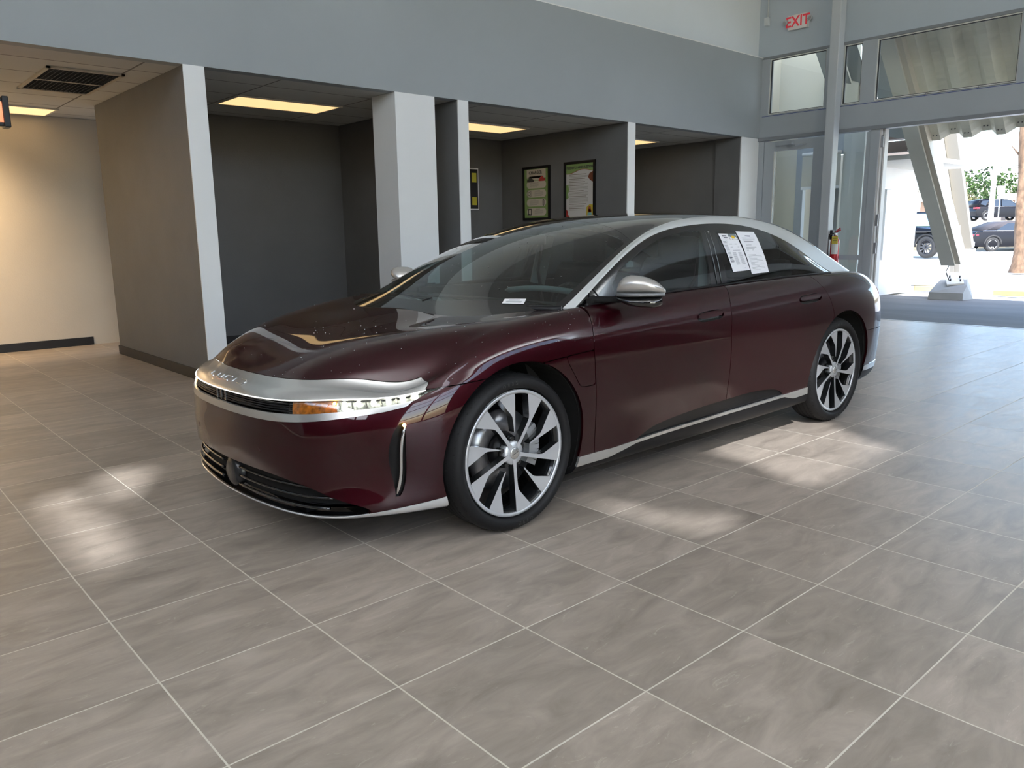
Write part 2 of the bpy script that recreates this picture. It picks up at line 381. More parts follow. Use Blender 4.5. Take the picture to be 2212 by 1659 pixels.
def green_net():
    P=[]
    for i,x in enumerate(GX):
        zc=GC[i];y3,z3=G3[i]
        d=zc-z3
        col=[(x,*G0[i]),(x,*G1[i]),(x,*G2[i]),(x,y3,z3),(x,y3*.80,zc-d*.52),(x,y3*.42,zc-d*.13),(x,0,zc)]
        P.append(col)
    return np.array(P,float)

def smooth_bonnet(S,pv):
    """replace the inner bonnet by a low-order polynomial in x and |y|"""
    V=np.broadcast_to(pv[None,:],S.shape[:2]); x=S[...,0];y=np.abs(S[...,1]);z=S[...,2]
    def basis(x,y): return np.stack([((x+.2)/.6)**i*(y/.8)**(2*j) for i in range(5) for j in range(4) if i+2*j<=7],-1)
    m=(V>=9.0)&(x<.55)&(y<.87)
    wt=np.where(V[m]<9.3,1.4,1.0)
    c=np.linalg.lstsq(basis(x[m],y[m])*wt[:,None],z[m]*wt,rcond=None)[0]
    f=basis(x,y)@c
    a=np.clip((V-9.04)/.55,0,1)*np.clip((.75-x)/.25,0,1); a=a*a*(3-2*a)
    T=S.copy(); T[...,2]=np.where(a>0,z*(1-a)+f*a,z)
    return T
# ------------------------------------------------------------------ the room
YW, XE, ZH, ZT = 7.03, 11.69, 2.745, 3.97
CEIL = 6.3
X0, Y0 = -6.0, -6.5
m_head = mat('header_paint', (.335, .365, .380), .55, noise=(.8, .05))
m_white = mat('white_trim_paint', (.84, .85, .85), .5)
m_upper = mat('upper_wall_paint', (.70, .75, .79), .6, noise=(.6, .04))
m_grey = mat('bay_wall_paint', (.152, .154, .157), .60, noise=(2.5, .07), bump=(60, .15))
m_cream = mat("cream_wall_paint", (.62, .56, .47), .6, noise=(1.5, .05), bump=(60, .12))
m_exitw = mat('exit_wall_paint', (.44, .50, .56), .55, noise=(.7, .04))
m_frame = mat('grey_frame_paint', (.37, .40, .43), .45, noise=(1.2, .04))
m_black = mat('black_base', (.012, .012, .014), .45)
m_glass = glass('window_glass', (.97, .98, .96), 1.0)
m_warm = mat('warm_light_panel', (.9, .85, .75), .5, emit=(1.0, .66, .30), estr=.47)
m_ceilw = mat('ceiling_white', (.72, .74, .75), .8)
struct('floor', MB().box((X0, Y0, -.12), (11.72, 11.1, 0)), floor_material())

# header over the bays, upper wall, ceiling
struct('wall_header', MB().box((X0, YW, ZH), (XE, YW+.13, ZT)), m_head)
struct('wall_upper', MB().box((X0, YW+.10, ZT), (XE, YW+.30, CEIL)), m_upper)
struct('trim_1', MB().box((X0, YW-.004, ZT-.012), (XE, YW+.10, ZT)), m_white)
# unseen roof openings, added and shaped to lay sun patches on the floor
def roofpt(x, y, z=CEIL): return (x-SUN_DIR.x*(z/-SUN_DIR.z), y-SUN_DIR.y*(z/-SUN_DIR.z))
SUN_PATCHES = [
    [(.70, 4.40), (.86, 4.56), (.91, 4.45), (.89, 3.72), (.87, 3.43), (.77, 3.24), (.70, 3.26), (.68, 3.55)],
    [(.99, 4.60), (1.14, 4.74), (1.36, 4.64), (1.16, 4.27), (1.04, 4.02), (.98, 4.10)],
    [(2.71, 2.60), (2.78, 2.42), (2.83, 2.18), (2.92, 2.02), (3.07, 1.90), (2.92, 1.80), (2.70, 1.87), (2.70, 2.05), (2.69, 2.30)],
    [(3.88, 2.60), (4.15, 2.92), (4.60, 2.98), (5.20, 2.90), (5.12, 2.50), (4.86, 2.16), (4.70, 1.80), (4.06, 1.80), (3.70, 1.80), (3.69, 1.96), (3.84, 2.28)],
]
def ceiling_with_holes():
    bm = bmesh.new()
    outer = [(X0-.2, Y0-.2), (XE+.85, Y0-.2), (XE+.85, YW+.3), (X0-.2, YW+.3)]
    loops = [outer]+[[roofpt(*p) for p in poly] for poly in SUN_PATCHES]
    es = []
    for lp in loops:
        vs = [bm.verts.new((x, y, CEIL)) for x, y in lp]
        es += [bm.edges.new((vs[i], vs[(i+1) % len(vs)])) for i in range(len(vs))]
    bmesh.ops.triangle_fill(bm, use_beauty=True, edges=es)
    g = bmesh.ops.extrude_face_region(bm, geom=bm.faces[:])
    for v in [e for e in g['geom'] if isinstance(e, bmesh.types.BMVert)]: v.co.z += .05
    mb = MB(); mb.bm.free(); mb.bm = bm
    struct('ceiling', mb, m_ceilw)
ceiling_with_holes()

# bays
m_ct = ceiling_tile_material()
struct('ceiling_bay', MB().box((X0, YW+.13, ZH+.004), (XE, 11.0, ZH+.06)), m_ct)
struct('wall_back_bay', MB().box((2.78, 9.6, 0), (XE, 9.75, ZH)), m_grey)
struct('wall_back_left', MB().box((X0, 10.88, 0), (4.0, 11.0, ZH)), m_cream)
struct('wall_partition_first', MB().box((2.62, YW+.012, 0), (2.785, 9.75, ZH)), m_grey)
struct('wall_partition_second', MB().box((5.55, YW+.012, 0), (5.69, 9.6, ZH)), m_grey)
struct('wall_partition_third', MB().box((8.42, YW+.012, 0), (8.56, 9.6, ZH)), m_grey)
struct('wall_partition_fourth', MB().box((11.20, 7.50, 0), (11.35, 9.6, ZH)).box((11.15, YW+.02, 0), (11.35, 7.50, ZH)), m_grey)
for i, (a, b) in enumerate(((2.61, 2.79), (5.545, 5.69), (8.415, 8.565), (11.15, XE))):
    struct('trim_%d' % (i+2), MB().box((a, YW-.002, 0), (b, YW+.012 if i < 3 else YW+.02, ZH)), m_white)
struct('wall_column', MB().box((4.73, YW-.002, 0), (5.23, 7.46, ZH)), m_white)
struct('baseboard_left', MB().box((X0, 10.865, 0), (2.62, 10.88, .10)), m_black)
struct('baseboard_partition', MB().box((2.605, YW+.012, 0), (2.62, 9.76, .10)), m_black)
struct('baseboard_back', MB().box((2.785, 9.585, 0), (11.2, 9.6, .10)), m_black)

def light_panel(x0, y0, x1, y1, label, st='warm_light_panel'):
    t = empty('ceiling_light', ((x0+x1)/2, (y0+y1)/2, ZH), 0, label, 'ceiling light')
    cx, cy = (x0+x1)/2, (y0+y1)/2
    f = MB()
    for a, b in (((x0, y0), (x1, y0+.025)), ((x0, y1-.025), (x1, y1)), ((x0, y0+.025), (x0+.025, y1-.025)), ((x1-.025, y0+.025), (x1, y1-.025))):
        f.box((a[0]-cx, a[1]-cy, -.012), (b[0]-cx, b[1]-cy, .003))
    f.build('frame', mat('light_frame', (.7, .68, .62), .5), t)
    MB().box((x0+.025-cx, y0+.025-cy, -.008), (x1-.025-cx, y1-.025-cy, .002)).build('diffuser', MATS[st], t)
light_panel(3.57, 8.17, 4.79, 8.78, 'lit warm ceiling panel in the bay left of the white square column')
light_panel(6.56, 8.27, 7.78, 8.88, 'lit warm ceiling panel in the bay with the framed posters')
light_panel(9.38, 8.20, 10.60, 8.81, 'lit warm ceiling panel in the rightmost bay, mostly hidden by a white post')
light_panel(1.15, 10.20, 2.37, 10.80, 'lit warm ceiling panel above the cream wall at far left')
t = empty('ceiling_grille', (2.065, 8.4, ZH), 0, 'unlit dark louvre fixture of two square grilles in the left bay ceiling', 'ceiling grille')
f = MB()
for a, b in (((-.31, -.61), (.31, -.575)), ((-.31, .575), (.31, .61)), ((-.31, -.018), (.31, .018)), ((-.31, -.61), (-.28, .61)), ((.28, -.61), (.31, .61))): f.box((*a, -.014), (*b, .002))
f.build('frame', mat('grille_frame', (.50, .46, .38), .5), t)
for s in (-1, 1):
    g = MB().box((-.28, min(s*.018, s*.575), -.003), (.28, max(s*.018, s*.575), .002))
    for k in range(14): g.box((-.28+.04*k, min(s*.018, s*.575), -.011), (-.277+.04*k, max(s*.018, s*.575), -.003))
    for k in range(14): g.box((-.28, s*.018+s*.04*k-.0015, -.011), (.28, s*.018+s*.04*k+.0015, -.003))
    g.build('louvre', mat('louvre_dark', (.045, .047, .05), .5), t)

# two lamps added left of the frame to warm the left bay wall
for x, y, w_ in ((.75, 9.9, 'nearer the partition'), (-1.6, 9.9, 'farther from the partition')):
    t = empty('added_lamp', (x, y, ZH-.01), 0, 'round lamp added out of view in the left bay ceiling, '+w_, 'lamp', 'added lamps of the left bay')
    MB().lathe([(.10, .0), (.12, -.006), (.13, .004), (.10, .004)], 32, closed=True).build('ring', m_white, t)
    MB().tube([(0, 0, -.001), (0, 0, .003)], .095, 24).build('bulb', mat('bulb_warm', (1, .9, .7), .5, emit=(1, .68, .34), estr=6), t)
    ld = bpy.data.lights.new('added_lamp_beam', 'SPOT'); ld.energy = 170; ld.color = (1, .72, .42); ld.spot_size = 1.9; ld.spot_blend = 1.0; ld.shadow_soft_size = .09
    lo = bpy.data.objects.new('added_lamp_beam', ld); COL.objects.link(lo); lo.parent = t; lo.location = (0, 0, -.03); lo.rotation_euler = Vector((.12, .8, -1)).to_track_quat('-Z', 'Y').to_euler()

# glowing wall heater at the left edge
t = empty('wall_heater', (1.21, 7.80, 2.24), 0, 'black framed heater with glowing copper inside, at the left edge under the ceiling', 'heater')
MB().box((-.20, -.09, -.02), (.20, -.03, .20), 0, .01).box((.17, -.12, -.03), (.215, .02, .215), 0, .008).build('housing', m_black, t)
MB().box((-.18, -.10, .01), (.168, -.088, .17)).build('reflector', mat('copper_glow', (.55, .22, .12), .3, metal=.7, emit=(1, .25, .10), estr=.35), t)
MB().beam((0, 0, .19), (0, 0, .445), .03, .03).build('bracket', m_black, t)

# ------------------------------------------------------------------ exit wall
def frame_rect(mb, y0, y1, z0, z1, w=.05, x0=XE-.06, x1=XE+.05):
    mb.box((x0, y0, z0), (x1, y1, z0+w)).box((x0, y0, z1-w), (x1, y1, z1)).box((x0, y0, z0+w), (x1, y0+w, z1-w)).box((x0, y1-w, z0+w), (x1, y1, z1-w))
struct('wall_exit', MB().box((XE, Y0, 3.97), (XE+.2, YW+.3, CEIL)), m_exitw)
struct('wall_beam', MB().box((XE-.05, Y0, 2.75), (XE+.15, YW+.1, 3.09), 0, .006), m_frame)
# thin blue painter's tape line along the top edge of the beam, and a darker grey strip above the openings
tp = MB(); tp.box((XE-.054, -2, 3.070), (XE-.051, 6.99, 3.077))
for y in (3.9, 4.55, 5.9): tp.beam((XE-.055, y, 3.065), (XE-.055, y-.02, 3.10), .003, .004)
tag(tp.build('masking_tape', mat('blue_tape', (.03, .05, .22), .5)), 'thin dark blue tape line along the top of the grey exit wall beam', 'tape')
struct('trim_6', MB().box((XE-.08, Y0, 2.70), (XE+.06, YW, 2.75)).box((XE-.02, Y0, 3.93), (XE+.03, YW, 3.97)), mat('track_grey', (.22, .235, .255), .4))
# mullions of the transom band
mull = [(6.90, YW), (5.72, 5.98), (5.24, 5.44), (3.25, 3.46), (1.1, 1.3)]
mb = MB()
for a, b in mull: mb.box((XE-.04, a, 3.09), (XE+.08, b, 3.93))
struct('trim_7', mb, m_frame)
nwin = 0
for (a, b) in ((5.98, 6.90), (5.44, 5.72), (3.46, 5.24), (1.3, 3.25)):
    nwin += 1
    fr = MB(); frame_rect(fr, a, b, 3.10, 3.925, .014, XE-.02, XE+.03)
    w = struct('window_%d' % nwin, fr, mat('pale_bead', (.62, .62, .58), .4))
    MB().box((XE+.004, a+.012, 3.11), (XE+.010, b-.012, 3.915)).build('pane', m_glass, w)
    gk = MB(); frame_rect(gk, a+.012, b-.012, 3.112, 3.913, .010, XE-.012, XE+.016); gk.build('gasket', m_black, w)
struct('wall_exit_solid', MB().box((XE, Y0, 0), (XE+.2, 1.1, 2.75)).box((XE, Y0, 3.09), (XE+.2, 1.1, 3.97)), mat('dark_end_wall', (.075, .066, .060), .5, noise=(1.0, .2)))
# posts of the door wall
for i, (a, b) in enumerate(((6.93, YW), (5.12, 5.24), (1.1, 1.3))):
    struct('trim_%d' % (8+i), MB().box((XE-.05, a, 0), (XE+.10, b, 2.70), 0, .004), m_frame)
# white edge strips of the open door jamb
struct('trim_12', MB().box((XE-.03, 5.095, 0), (XE+.09, 5.12, 2.70)).box((XE+.02, 5.06, 0), (XE+.13, 5.08, 2.70)), mat('jamb_pale', (.62, .61, .60), .4))
hg = MB()
for z in (.95, 1.35, 2.45): hg.box((XE-.035, 5.06, z), (XE-.02, 5.10, z+.16), 0, .004)
struct('trim_13', hg, mat('hinge_steel', (.42, .43, .46), .35, metal=.6))

# single door with its closer
D1 = struct('door_1', MB().box((XE-.05, 6.75, 0), (XE, 6.92, 2.68)).box((XE-.05, 5.93, 0), (XE, 6.10, 2.68)).box((XE-.05, 6.10, 2.53), (XE, 6.75, 2.68)).box((XE-.05, 6.10, 0), (XE, 6.75, .28)).box((XE-.05, 6.10, .98), (XE, 6.75, 1.12)), m_frame)
MB().box((XE-.028, 6.10, 1.12), (XE-.022, 6.75, 2.53)).box((XE-.028, 6.10, .28), (XE-.022, 6.75, .98)).build('pane', m_glass, D1)
MB().box((XE-.056, 6.735, 1.12), (XE-.05, 6.75, 2.53)).box((XE-.056, 6.71, 1.12), (XE-.052, 6.722, 2.53)).build('glazing_bead', mat('pale_bead', (.62, .62, .58), .4), D1)
MB().box((XE-.12, 6.42, 2.60), (XE-.05, 6.70, 2.66), 0, .008).beam((XE-.10, 6.50, 2.59), (XE-.24, 6.28, 2.57), .025, .012).beam((XE-.24, 6.28, 2.57), (XE-.06, 6.22, 2.60), .02, .012).build('door_closer', mat('closer_grey', (.40, .43, .46), .4, metal=.4), D1)
MB().beam((XE-.10, 6.12, 1.05), (XE-.10, 6.74, 1.05), .03, .03, bev=.006).box((XE-.10, 6.12, 1.04), (XE-.05, 6.15, 1.06)).box((XE-.10, 6.71, 1.04), (XE-.05, 6.74, 1.06)).build('push_bar', mat('bar_steel', (.45, .47, .50), .3, metal=.7), D1)
# sidelight between post and opening
SL = struct('window_20', MB().box((XE-.04, 5.24, 0), (XE+.02, 5.30, 2.68)).box((XE-.04, 5.86, 0), (XE+.02, 5.93, 2.68)).box((XE-.04, 5.30, .86), (XE+.02, 5.86, .93)).box((XE-.04, 5.30, 0), (XE+.02, 5.86, .12)), m_frame)
MB().box((XE-.012, 5.30, .12), (XE-.006, 5.86, 2.68)).build('pane', m_glass, SL)
MB().box((XE-.018, 5.300, 1.0), (XE-.012, 5.316, 2.50)).box((XE-.018, 5.300, .36), (XE-.012, 5.316, .80)).build('glazing_bead', mat('bead_white', (.85, .86, .84), .4), SL)
# square post with extinguisher
struct('trim_14', MB().box((11.31, 5.63, 0), (11.47, 5.77, CEIL), 0, .012), mat('post_paint', (.46, .49, .52), .4, noise=(1.2, .03)))

def exit_sign():
    t = empty('exit_sign', (XE-.02, 6.455, 4.28), 0, 'small white exit sign with red letters and two lamp heads high beside the post', 'exit sign')
    MB().box((-.05, -.155, 0), (.02, .155, .21), 0, .006).build('housing', mat('sign_white', (.74, .72, .70), .4), t)
    MB().text('EXIT', .20, lambda u, v: Vector((-.052, -u*.95, .108+v*1.05)), bold=.004).build('lettering', mat('exit_red', (.60, .03, .05), .4, emit=(1, .05, .08), estr=.06), t, fix=False)
    for s in (-1, 1):
        h = MB().tube([(-.01, s*.185, .13), (-.07, s*.195, .12)], [.034, .040], 14).build('lamp_head', mat('sign_grey', (.45, .47, .49), .4), t)
        MB().tube([(-.071, s*.195, .12), (-.073, s*.195, .12)], .032, 14).build('lens', mat('lens_grey', (.30, .30, .30), .1), h)
        MB().tube([(-.01, s*.155, .12), (-.01, s*.185, .13)], .012, 8).build('arm', mat('sign_grey', (.45, .47, .49), .4), t)
exit_sign()
t = empty('conduit', (XE-.02, 6.985, 4.43), 0, 'thin white conduit running down to a junction box in the upper corner', 'conduit')
MB().box((-.045, -.035, 0), (.02, .035, .115), 0, .006).build('junction_box', mat('box_pale', (.60, .64, .66), .5), t)
MB().tube([(-.01, -.01, .11), (-.01, -.01, 1.80)], .011, 8).build('pipe', mat('box_pale', (.60, .64, .66), .5), t)

def extinguisher():
    t = empty('fire_extinguisher', (11.385, 5.545, .80), 0, 'red fire extinguisher with a yellow tag hung on the grey square post', 'fire extinguisher')
    MB().lathe([(.001, 0), (.05, .0), (.062, .012), (.064, .03), (.064, .32), (.058, .36), (.035, .392), (.022, .40), (.022, .42), (.001, .42)], 28).build('cylinder', mat('extinguisher_red', (.42, .015, .025), .25, coat=.5), t)
    lb = MB(); aa = [math.radians(160+8*k) for k in range(12)]
    for a, b in zip(aa, aa[1:]): lb.poly([(.0655*math.cos(a), .0655*math.sin(a), .15), (.0655*math.cos(b), .0655*math.sin(b), .15), (.0655*math.cos(b), .0655*math.sin(b), .30), (.0655*math.cos(a), .0655*math.sin(a), .30)])
    lb.build('instruction_label', mat('label_silver', (.55, .56, .56), .45), t, fix=False)
    MB().lathe([(.02, .42), (.022, .43), (.022, .465), (.014, .47), (.001, .47)], 16).build('valve', mat('steel', (.6, .6, .6), .25, metal=.9), t)
    MB().beam((.01, 0, .455), (-.04, -.09, .50), .022, .010).beam((.01, 0, .475), (-.035, -.08, .525), .022, .010).build('handle', mat('extinguisher_red', (.42, .015, .025), .25), t)
    MB().tube([(-.01, .02, .45), (-.03, .075, .43), (-.03, .092, .36), (-.03, .090, .20), (-.02, .082, .06)], .011, 10).build('hose', mat('rubber_black', (.01, .01, .01), .5), t)
    w = MB().box((-.072, -.075, .30), (-.070, .015, .41)).build('inspection_tag', mat('tag_yellow', (.62, .52, .08), .5), t)
    MB().box((-.0735, -.06, .345), (-.0725, 0, .352)).box((-.0735, -.05, .325), (-.0725, -.01, .331)).box((-.0735, -.055, .375), (-.0725, -.005, .381)).build('printing', mat('ink', (.10, .09, .05), .6), w)
    MB().box((.0, .045, .36), (.06, .088, .50)).build('bracket', m_black, t)
extinguisher()

# ------------------------------------------------------------------ rest of the hall behind the camera
m_mull = mat('curtain_frame', (.20, .21, .23), .4)
m_dark = mat('dark_feature_wall', (.060, .050, .044), .45, noise=(1.0, .2))
# camera-side wall: dark panelling low on the right, glazing on the left, a clerestory band above
struct('wall_camera_side', MB().box((X0, Y0-.15, 0), (-2.4, Y0, CEIL)).box((1.2, Y0-.15, 0), (XE, Y0, 4.85)).box((1.2, Y0-.15, 5.95), (XE, Y0, CEIL)), m_dark)
cw = MB(); xs = [-2.4+1.8*i for i in range(3)]; xs2 = [1.2+1.75*i for i in range(7)]
for x in xs: cw.box((x-.05, Y0-.12, 0), (x+.05, Y0+.05, CEIL))
for x in xs2: cw.box((x-.05, Y0-.12, 4.85), (x+.05, Y0+.05, 5.95))
for z in (0, 1.1, 2.75, 4.15, CEIL-.14): cw.box((-2.4, Y0-.07, z), (1.2, Y0+.04, z+.10))
cw.box((1.2, Y0-.07, 4.80), (XE, Y0+.06, 4.88))
struct('wall_glazed', cw, m_mull)
W0 = struct('window_30', MB().box((X0, Y0-.06, .02), (1.2, Y0-.04, .05)), m_mull)
for i in range(len(xs)-1): MB().box((xs[i]+.05, Y0-.01, .1), (xs[i+1]-.05, Y0-.004, CEIL-.12)).build('pane', m_glass, W0)
for i in range(len(xs2)-1): MB().box((xs2[i]+.05, Y0-.01, 4.88), (xs2[i+1]-.05, Y0-.004, 5.95)).build('pane', m_glass, W0)
# left end wall: glazed up to the bays, plain beyond
cw = MB(); ys = [Y0+1.9*i for i in range(6)]
for y in ys: cw.box((X0-.12, y-.05, 4.8), (X0+.05, y+.05, CEIL))
for z in (4.78, CEIL-.14): cw.box((X0-.07, Y0, z), (X0+.04, ys[-1], z+.10))
struct('wall_glazed_left', cw, m_mull)
W1 = struct('window_31', MB().box((X0-.06, Y0, .02), (X0-.04, ys[-1], .05)), m_mull)
for i in range(len(ys)-1): MB().box((X0-.01, ys[i]+.05, 4.88), (X0-.004, ys[i+1]-.05, CEIL-.12)).build('pane', m_glass, W1)
struct('wall_left_low', MB().box((X0-.2, Y0, 0), (X0, ys[-1], 4.8)), m_dark)
struct('wall_left', MB().box((X0-.2, ys[-1], 0), (X0, 11.1, CEIL)), mat('hall_wall', (.50, .53, .55), .6))
# tinted panes over the added openings, dimming the sun patches
for i, poly in enumerate(SUN_PATCHES):
    pts = [roofpt(*p) for p in poly]; cx = sum(p[0] for p in pts)/len(pts); cy = sum(p[1] for p in pts)/len(pts)
    mb = MB(); mb.prism([(cx+(x-cx)*1.12, cy+(y-cy)*1.12) for x, y in pts], lambda u, v, k: Vector((u, v, CEIL+.051+.01*k)))
    struct('window_%d' % (40+i), mb, glass('sun_patch_glass', (.78, .80, .83), 1.0))

# cove lights added out of view as fill, shining up onto the ceiling
m_cove = mat('cove_metal', (.4, .4, .4), .5)
for nm, loc, L_, rz, en, d_ in (('right', (6.4, Y0+.18, 4.60), 10.0, 0, 620, (0, .25, 1)), ('left', (X0+.18, -1.8, 4.60), 9.0, math.pi/2, 420, (.25, 0, 1))):
    t = empty('added_cove_light', loc, rz, 'long metal cove light added out of view on the dark %s hall wall' % ('camera-side' if nm == 'right' else 'left end'), 'cove light')
    MB().box((-L_/2, -.10, -.05), (L_/2, .10, -.03)).box((-L_/2, -.10, -.03), (L_/2, -.09, .16)).box((-L_/2, .09, -.03), (L_/2, .10, .16)).build('housing', m_cove, t)
    ld = bpy.data.lights.new('added_cove_beam', 'AREA'); ld.shape = 'RECTANGLE'; ld.size = L_*.98; ld.size_y = .12; ld.energy = en; ld.color = (.98, .99, 1.0)
    lo = bpy.data.objects.new('added_cove_beam', ld); COL.objects.link(lo); lo.location = loc; lo.rotation_euler = Vector(d_).to_track_quat('-Z', 'Y').to_euler()
    if rz: lo.rotation_euler = (Matrix.Rotation(0, 3, 'Z') @ Vector(d_).to_track_quat('-Z', 'X').to_matrix()).to_euler()
# ------------------------------------------------------------------ outside
m_conc = mat('sunlit_concrete', (.60, .59, .56), .85, noise=(.5, .06))
m_apron = mat('shaded_apron_concrete', (.135, .128, .118), .8, noise=(1.4, .25, (1, .3, 1)), bump=(8, .3))  # shade outside the doorway is put into this darker colour
m_bwall = mat('white_stucco', (.70, .69, .66), .7, noise=(1.5, .03))
m_steel = mat('painted_steel', (.58, .555, .47), .5, noise=(1.5, .06))
m_corr = mat('corrugated_sheet', (.74, .70, .57), .5, noise=(1.2, .12))
m_brown = mat('brown_fascia', (.13, .10, .08), .6)
def gh(r):
    return float(np.interp(r, [0, 28, 36, 46, 58, 62, 78, 300], [-.01, -.01, .18, .24, 1.25, 1.72, 1.94, 3.0]))
def ground():
    mb = MB(); rs = [3, 6, 12, 20, 28, 30, 33, 36, 40, 46, 50, 54, 58, 60, 62, 68, 74, 78, 90, 110, 150, 300]; A = [math.radians(-75+7.5*k) for k in range(21)]
    V = [[mb.bm.verts.new((12.5+r*math.cos(a)*1.0 if False else 0+r*math.cos(a), r*math.sin(a), gh(r)-.03)) for a in A] for r in rs]
    for i in range(len(rs)-1):
        for j in range(len(A)-1):
            f = mb.bm.faces.new((V[i][j], V[i+1][j], V[i+1][j+1], V[i][j+1])); f.material_index = 1 if 46 <= rs[i] < 60 else 0
    bmesh.ops.bisect_plane(mb.bm, geom=mb.bm.verts[:]+mb.bm.edges[:]+mb.bm.faces[:], plane_co=(11.9, 0, 0), plane_no=(1, 0, 0), clear_inner=True)
    tag(mb.build('ground', [m_conc, mat('dry_grass', (.20, .155, .08), .9, noise=(2, .3))]), kind='structure')
ground()
struct('ground_shaded_apron', MB().box((11.72, -8, -.12), (16.3, 6.8, -.004)), m_apron)
struct('trim_15', MB().box((11.68, -8, -.05), (11.745, 6.9, .003)), mat('threshold_strip', (.55, .53, .48), .4))
tag(MB().box((19.75, 7.1, -.02), (20.6, 7.75, .0)).build('drain_grate', mat('grate', (.25, .24, .25), .6)), 'grey rectangular grate set flat in the bright pavement', 'grate')

# vestibule: cream walls and a second storefront behind the glass door
struct('wall_vestibule_left', MB().box((XE+.2, 7.6, 0), (15.2, 7.7, 5.4)).box((13.2, 7.20, 0), (13.3, 7.6, 3.0)), mat('vestibule_cream', (.62, .60, .51), .6))
struct('wall_vestibule_front', MB().box((13.18, 7.06, 0), (13.28, 7.20, 3.0)).box((13.18, 6.37, 2.55), (13.28, 7.06, 3.0)).box((13.18, 6.37, 0), (13.28, 7.06, .12)).box((13.18, 6.66, 0), (13.28, 6.72, 2.6)), m_frame)
struct('wall_vestibule_top', MB().box((13.20, 6.2, 3.0), (13.27, 7.60, 5.4)), mat('vestibule_cream', (.62, .60, .51), .6))
sh = empty('roller_shade', (13.12, 6.72, 2.04), 0, 'cream roller shade with a white bottom bar, behind the glass door', 'roller shade')
MB().box((-.004, -.34, 0), (.004, .34, .52)).build('fabric', mat('shade_fabric', (.60, .58, .50), .7), sh)
MB().box((-.015, -.34, -.05), (.015, .34, 0), 0, .005).build('bottom_bar', m_white, sh)
MB().tube([(0, -.34, .54), (0, .34, .54)], .03, 12).build('roller', m_white, sh)

struct('wall_vestibule_pier', MB().box((13.18, 6.02, 0), (13.28, 6.37, 3.0)), mat('pier_pale', (.52, .545, .52), .5))
t = empty('added_vestibule_lamp', (12.5, 6.7, 5.2), 0, 'round lamp added out of view over the vestibule', 'lamp')  # added lamp, out of view, to brighten the vestibule walls
MB().lathe([(.001, 0), (.16, 0), (.17, .02), (.16, .10), (.001, .10)], 24).build('shade', mat('lamp_globe', (.9, .88, .8), .5, emit=(1, .93, .8), estr=.8), t)
ld = bpy.data.lights.new('added_lamp_glow', 'POINT'); ld.energy = 9; ld.color = (1, .95, .85); ld.shadow_soft_size = .17
lo = bpy.data.objects.new('added_lamp_glow', ld); COL.objects.link(lo); lo.parent = t; lo.location = (0, 0, -.22)
# side building with a window
struct('wall_annex', MB().box((14.6, 6.80, 0), (15.44, 7.1, 2.66)).box((15.98, 6.80, 0), (17.50, 7.1, 2.66)).box((15.44, 6.80, 0), (15.98, 7.1, .66)).box((15.44, 6.80, 2.06), (15.98, 7.1, 2.66)).box((17.3, 7.1, 0), (17.5, 12, 2.66)), m_bwall)
w = struct('window_21', MB().box((15.44, 6.78, .64), (15.98, 6.86, .70)).box((15.40, 6.70, 2.06), (16.10, 6.86, 2.10)).box((15.44, 6.78, .70), (15.48, 6.86, 2.06)).box((15.94, 6.78, .70), (15.98, 6.86, 2.06)), m_white)
MB().box((15.48, 6.84, .70), (15.94, 6.85, 2.06)).build('pane', m_glass, w)
struct('wall_annex_inner', MB().box((14.6, 8.6, 0), (17.3, 8.7, 2.66)).box((14.6, 7.1, 2.5), (17.4, 8.7, 2.6)), mat('annex_inside', (.40, .37, .30), .7))
struct('trim_16', MB().box((14.2, 5.75, 2.60), (14.34, 6.85, 2.78)).box((14.2, 6.78, 2.66), (17.6, 6.9, 2.82)).box((14.36, 5.75, 2.83), (14.6, 6.85, 2.90)), m_brown)
struct('trim_17', MB().box((14.36, 5.7, 2.48), (17.55, 6.8, 2.56)), mat('soffit_pale', (.55, .53, .48), .7))

# folded-plate canopy sloping down and outwards, 0.47 m bays
def canopy():
    mb = MB(); d = Vector((.689, 0, -.724)); nrm = Vector((.724, 0, .689)); top = Vector((11.92, 0, 4.92)); Lc = 3.05
    prof = []; y = 5.30; k = 0
    while y > -7:
        prof += [(y, 0), (y-.13, 0), (y-.235, .13), (y-.365, .13)]; y -= .47
    ns = 26
    for (ya, ha), (yb, hb) in zip(prof, prof[1:]):
        # fine ribs across each facet
        pv = None
        for i in range(ns*2+1):
            s = Lc*i/(ns*2); e = .006 if i % 2 else 0
            A = top+d*s+nrm*(ha+e)+Vector((0, ya, 0)); B = top+d*s+nrm*(hb+e)+Vector((0, yb, 0))
            a, b = mb.bm.verts.new(A), mb.bm.verts.new(B)
            if pv: mb.bm.faces.new((pv[0], pv[1], b, a))
            pv = (a, b)
    bt = mb
    for j in range(0, len(prof)-1, 2):
        ya, ha = prof[j]; yb, hb = prof[j+1]
        for s in (.70, .78, 2.95):
            for t_ in (.3, .7):
                p = top+d*s+nrm*(ha-.008)+Vector((0, ya+(yb-ya)*t_, 0)); bt.sphere(p, .012, 6, 4, mi=1)
    mb.build('canopy_sheet', [m_corr, mat('rivet', (.12, .11, .10), .5)], CAN, fix=False)
    sb = MB()
    for (y0, y1) in ((5.72, 6.02), (6.02, 6.32), (6.32, 6.78)):
        h = .05 if y0 < 6 or y0 > 6.2 else .0
        A = [top+d*s_+nrm*(h+(.09 if (q) else 0))+Vector((0, yy, 0)) for s_, yy, q in ((0, y0, 0), (0, y1, 1), (3.0, y1, 1), (3.0, y0, 0))]
        sb.poly(A)
    sb.build('side_sheet', mat('dark_sheet', (.27, .285, .27), .5, noise=(1.2, .1)), CAN)
CAN = empty('entrance_canopy', (0, 0, 0), 0, 'corrugated folded metal canopy sloping down outside above the open doorway', 'canopy')
canopy()
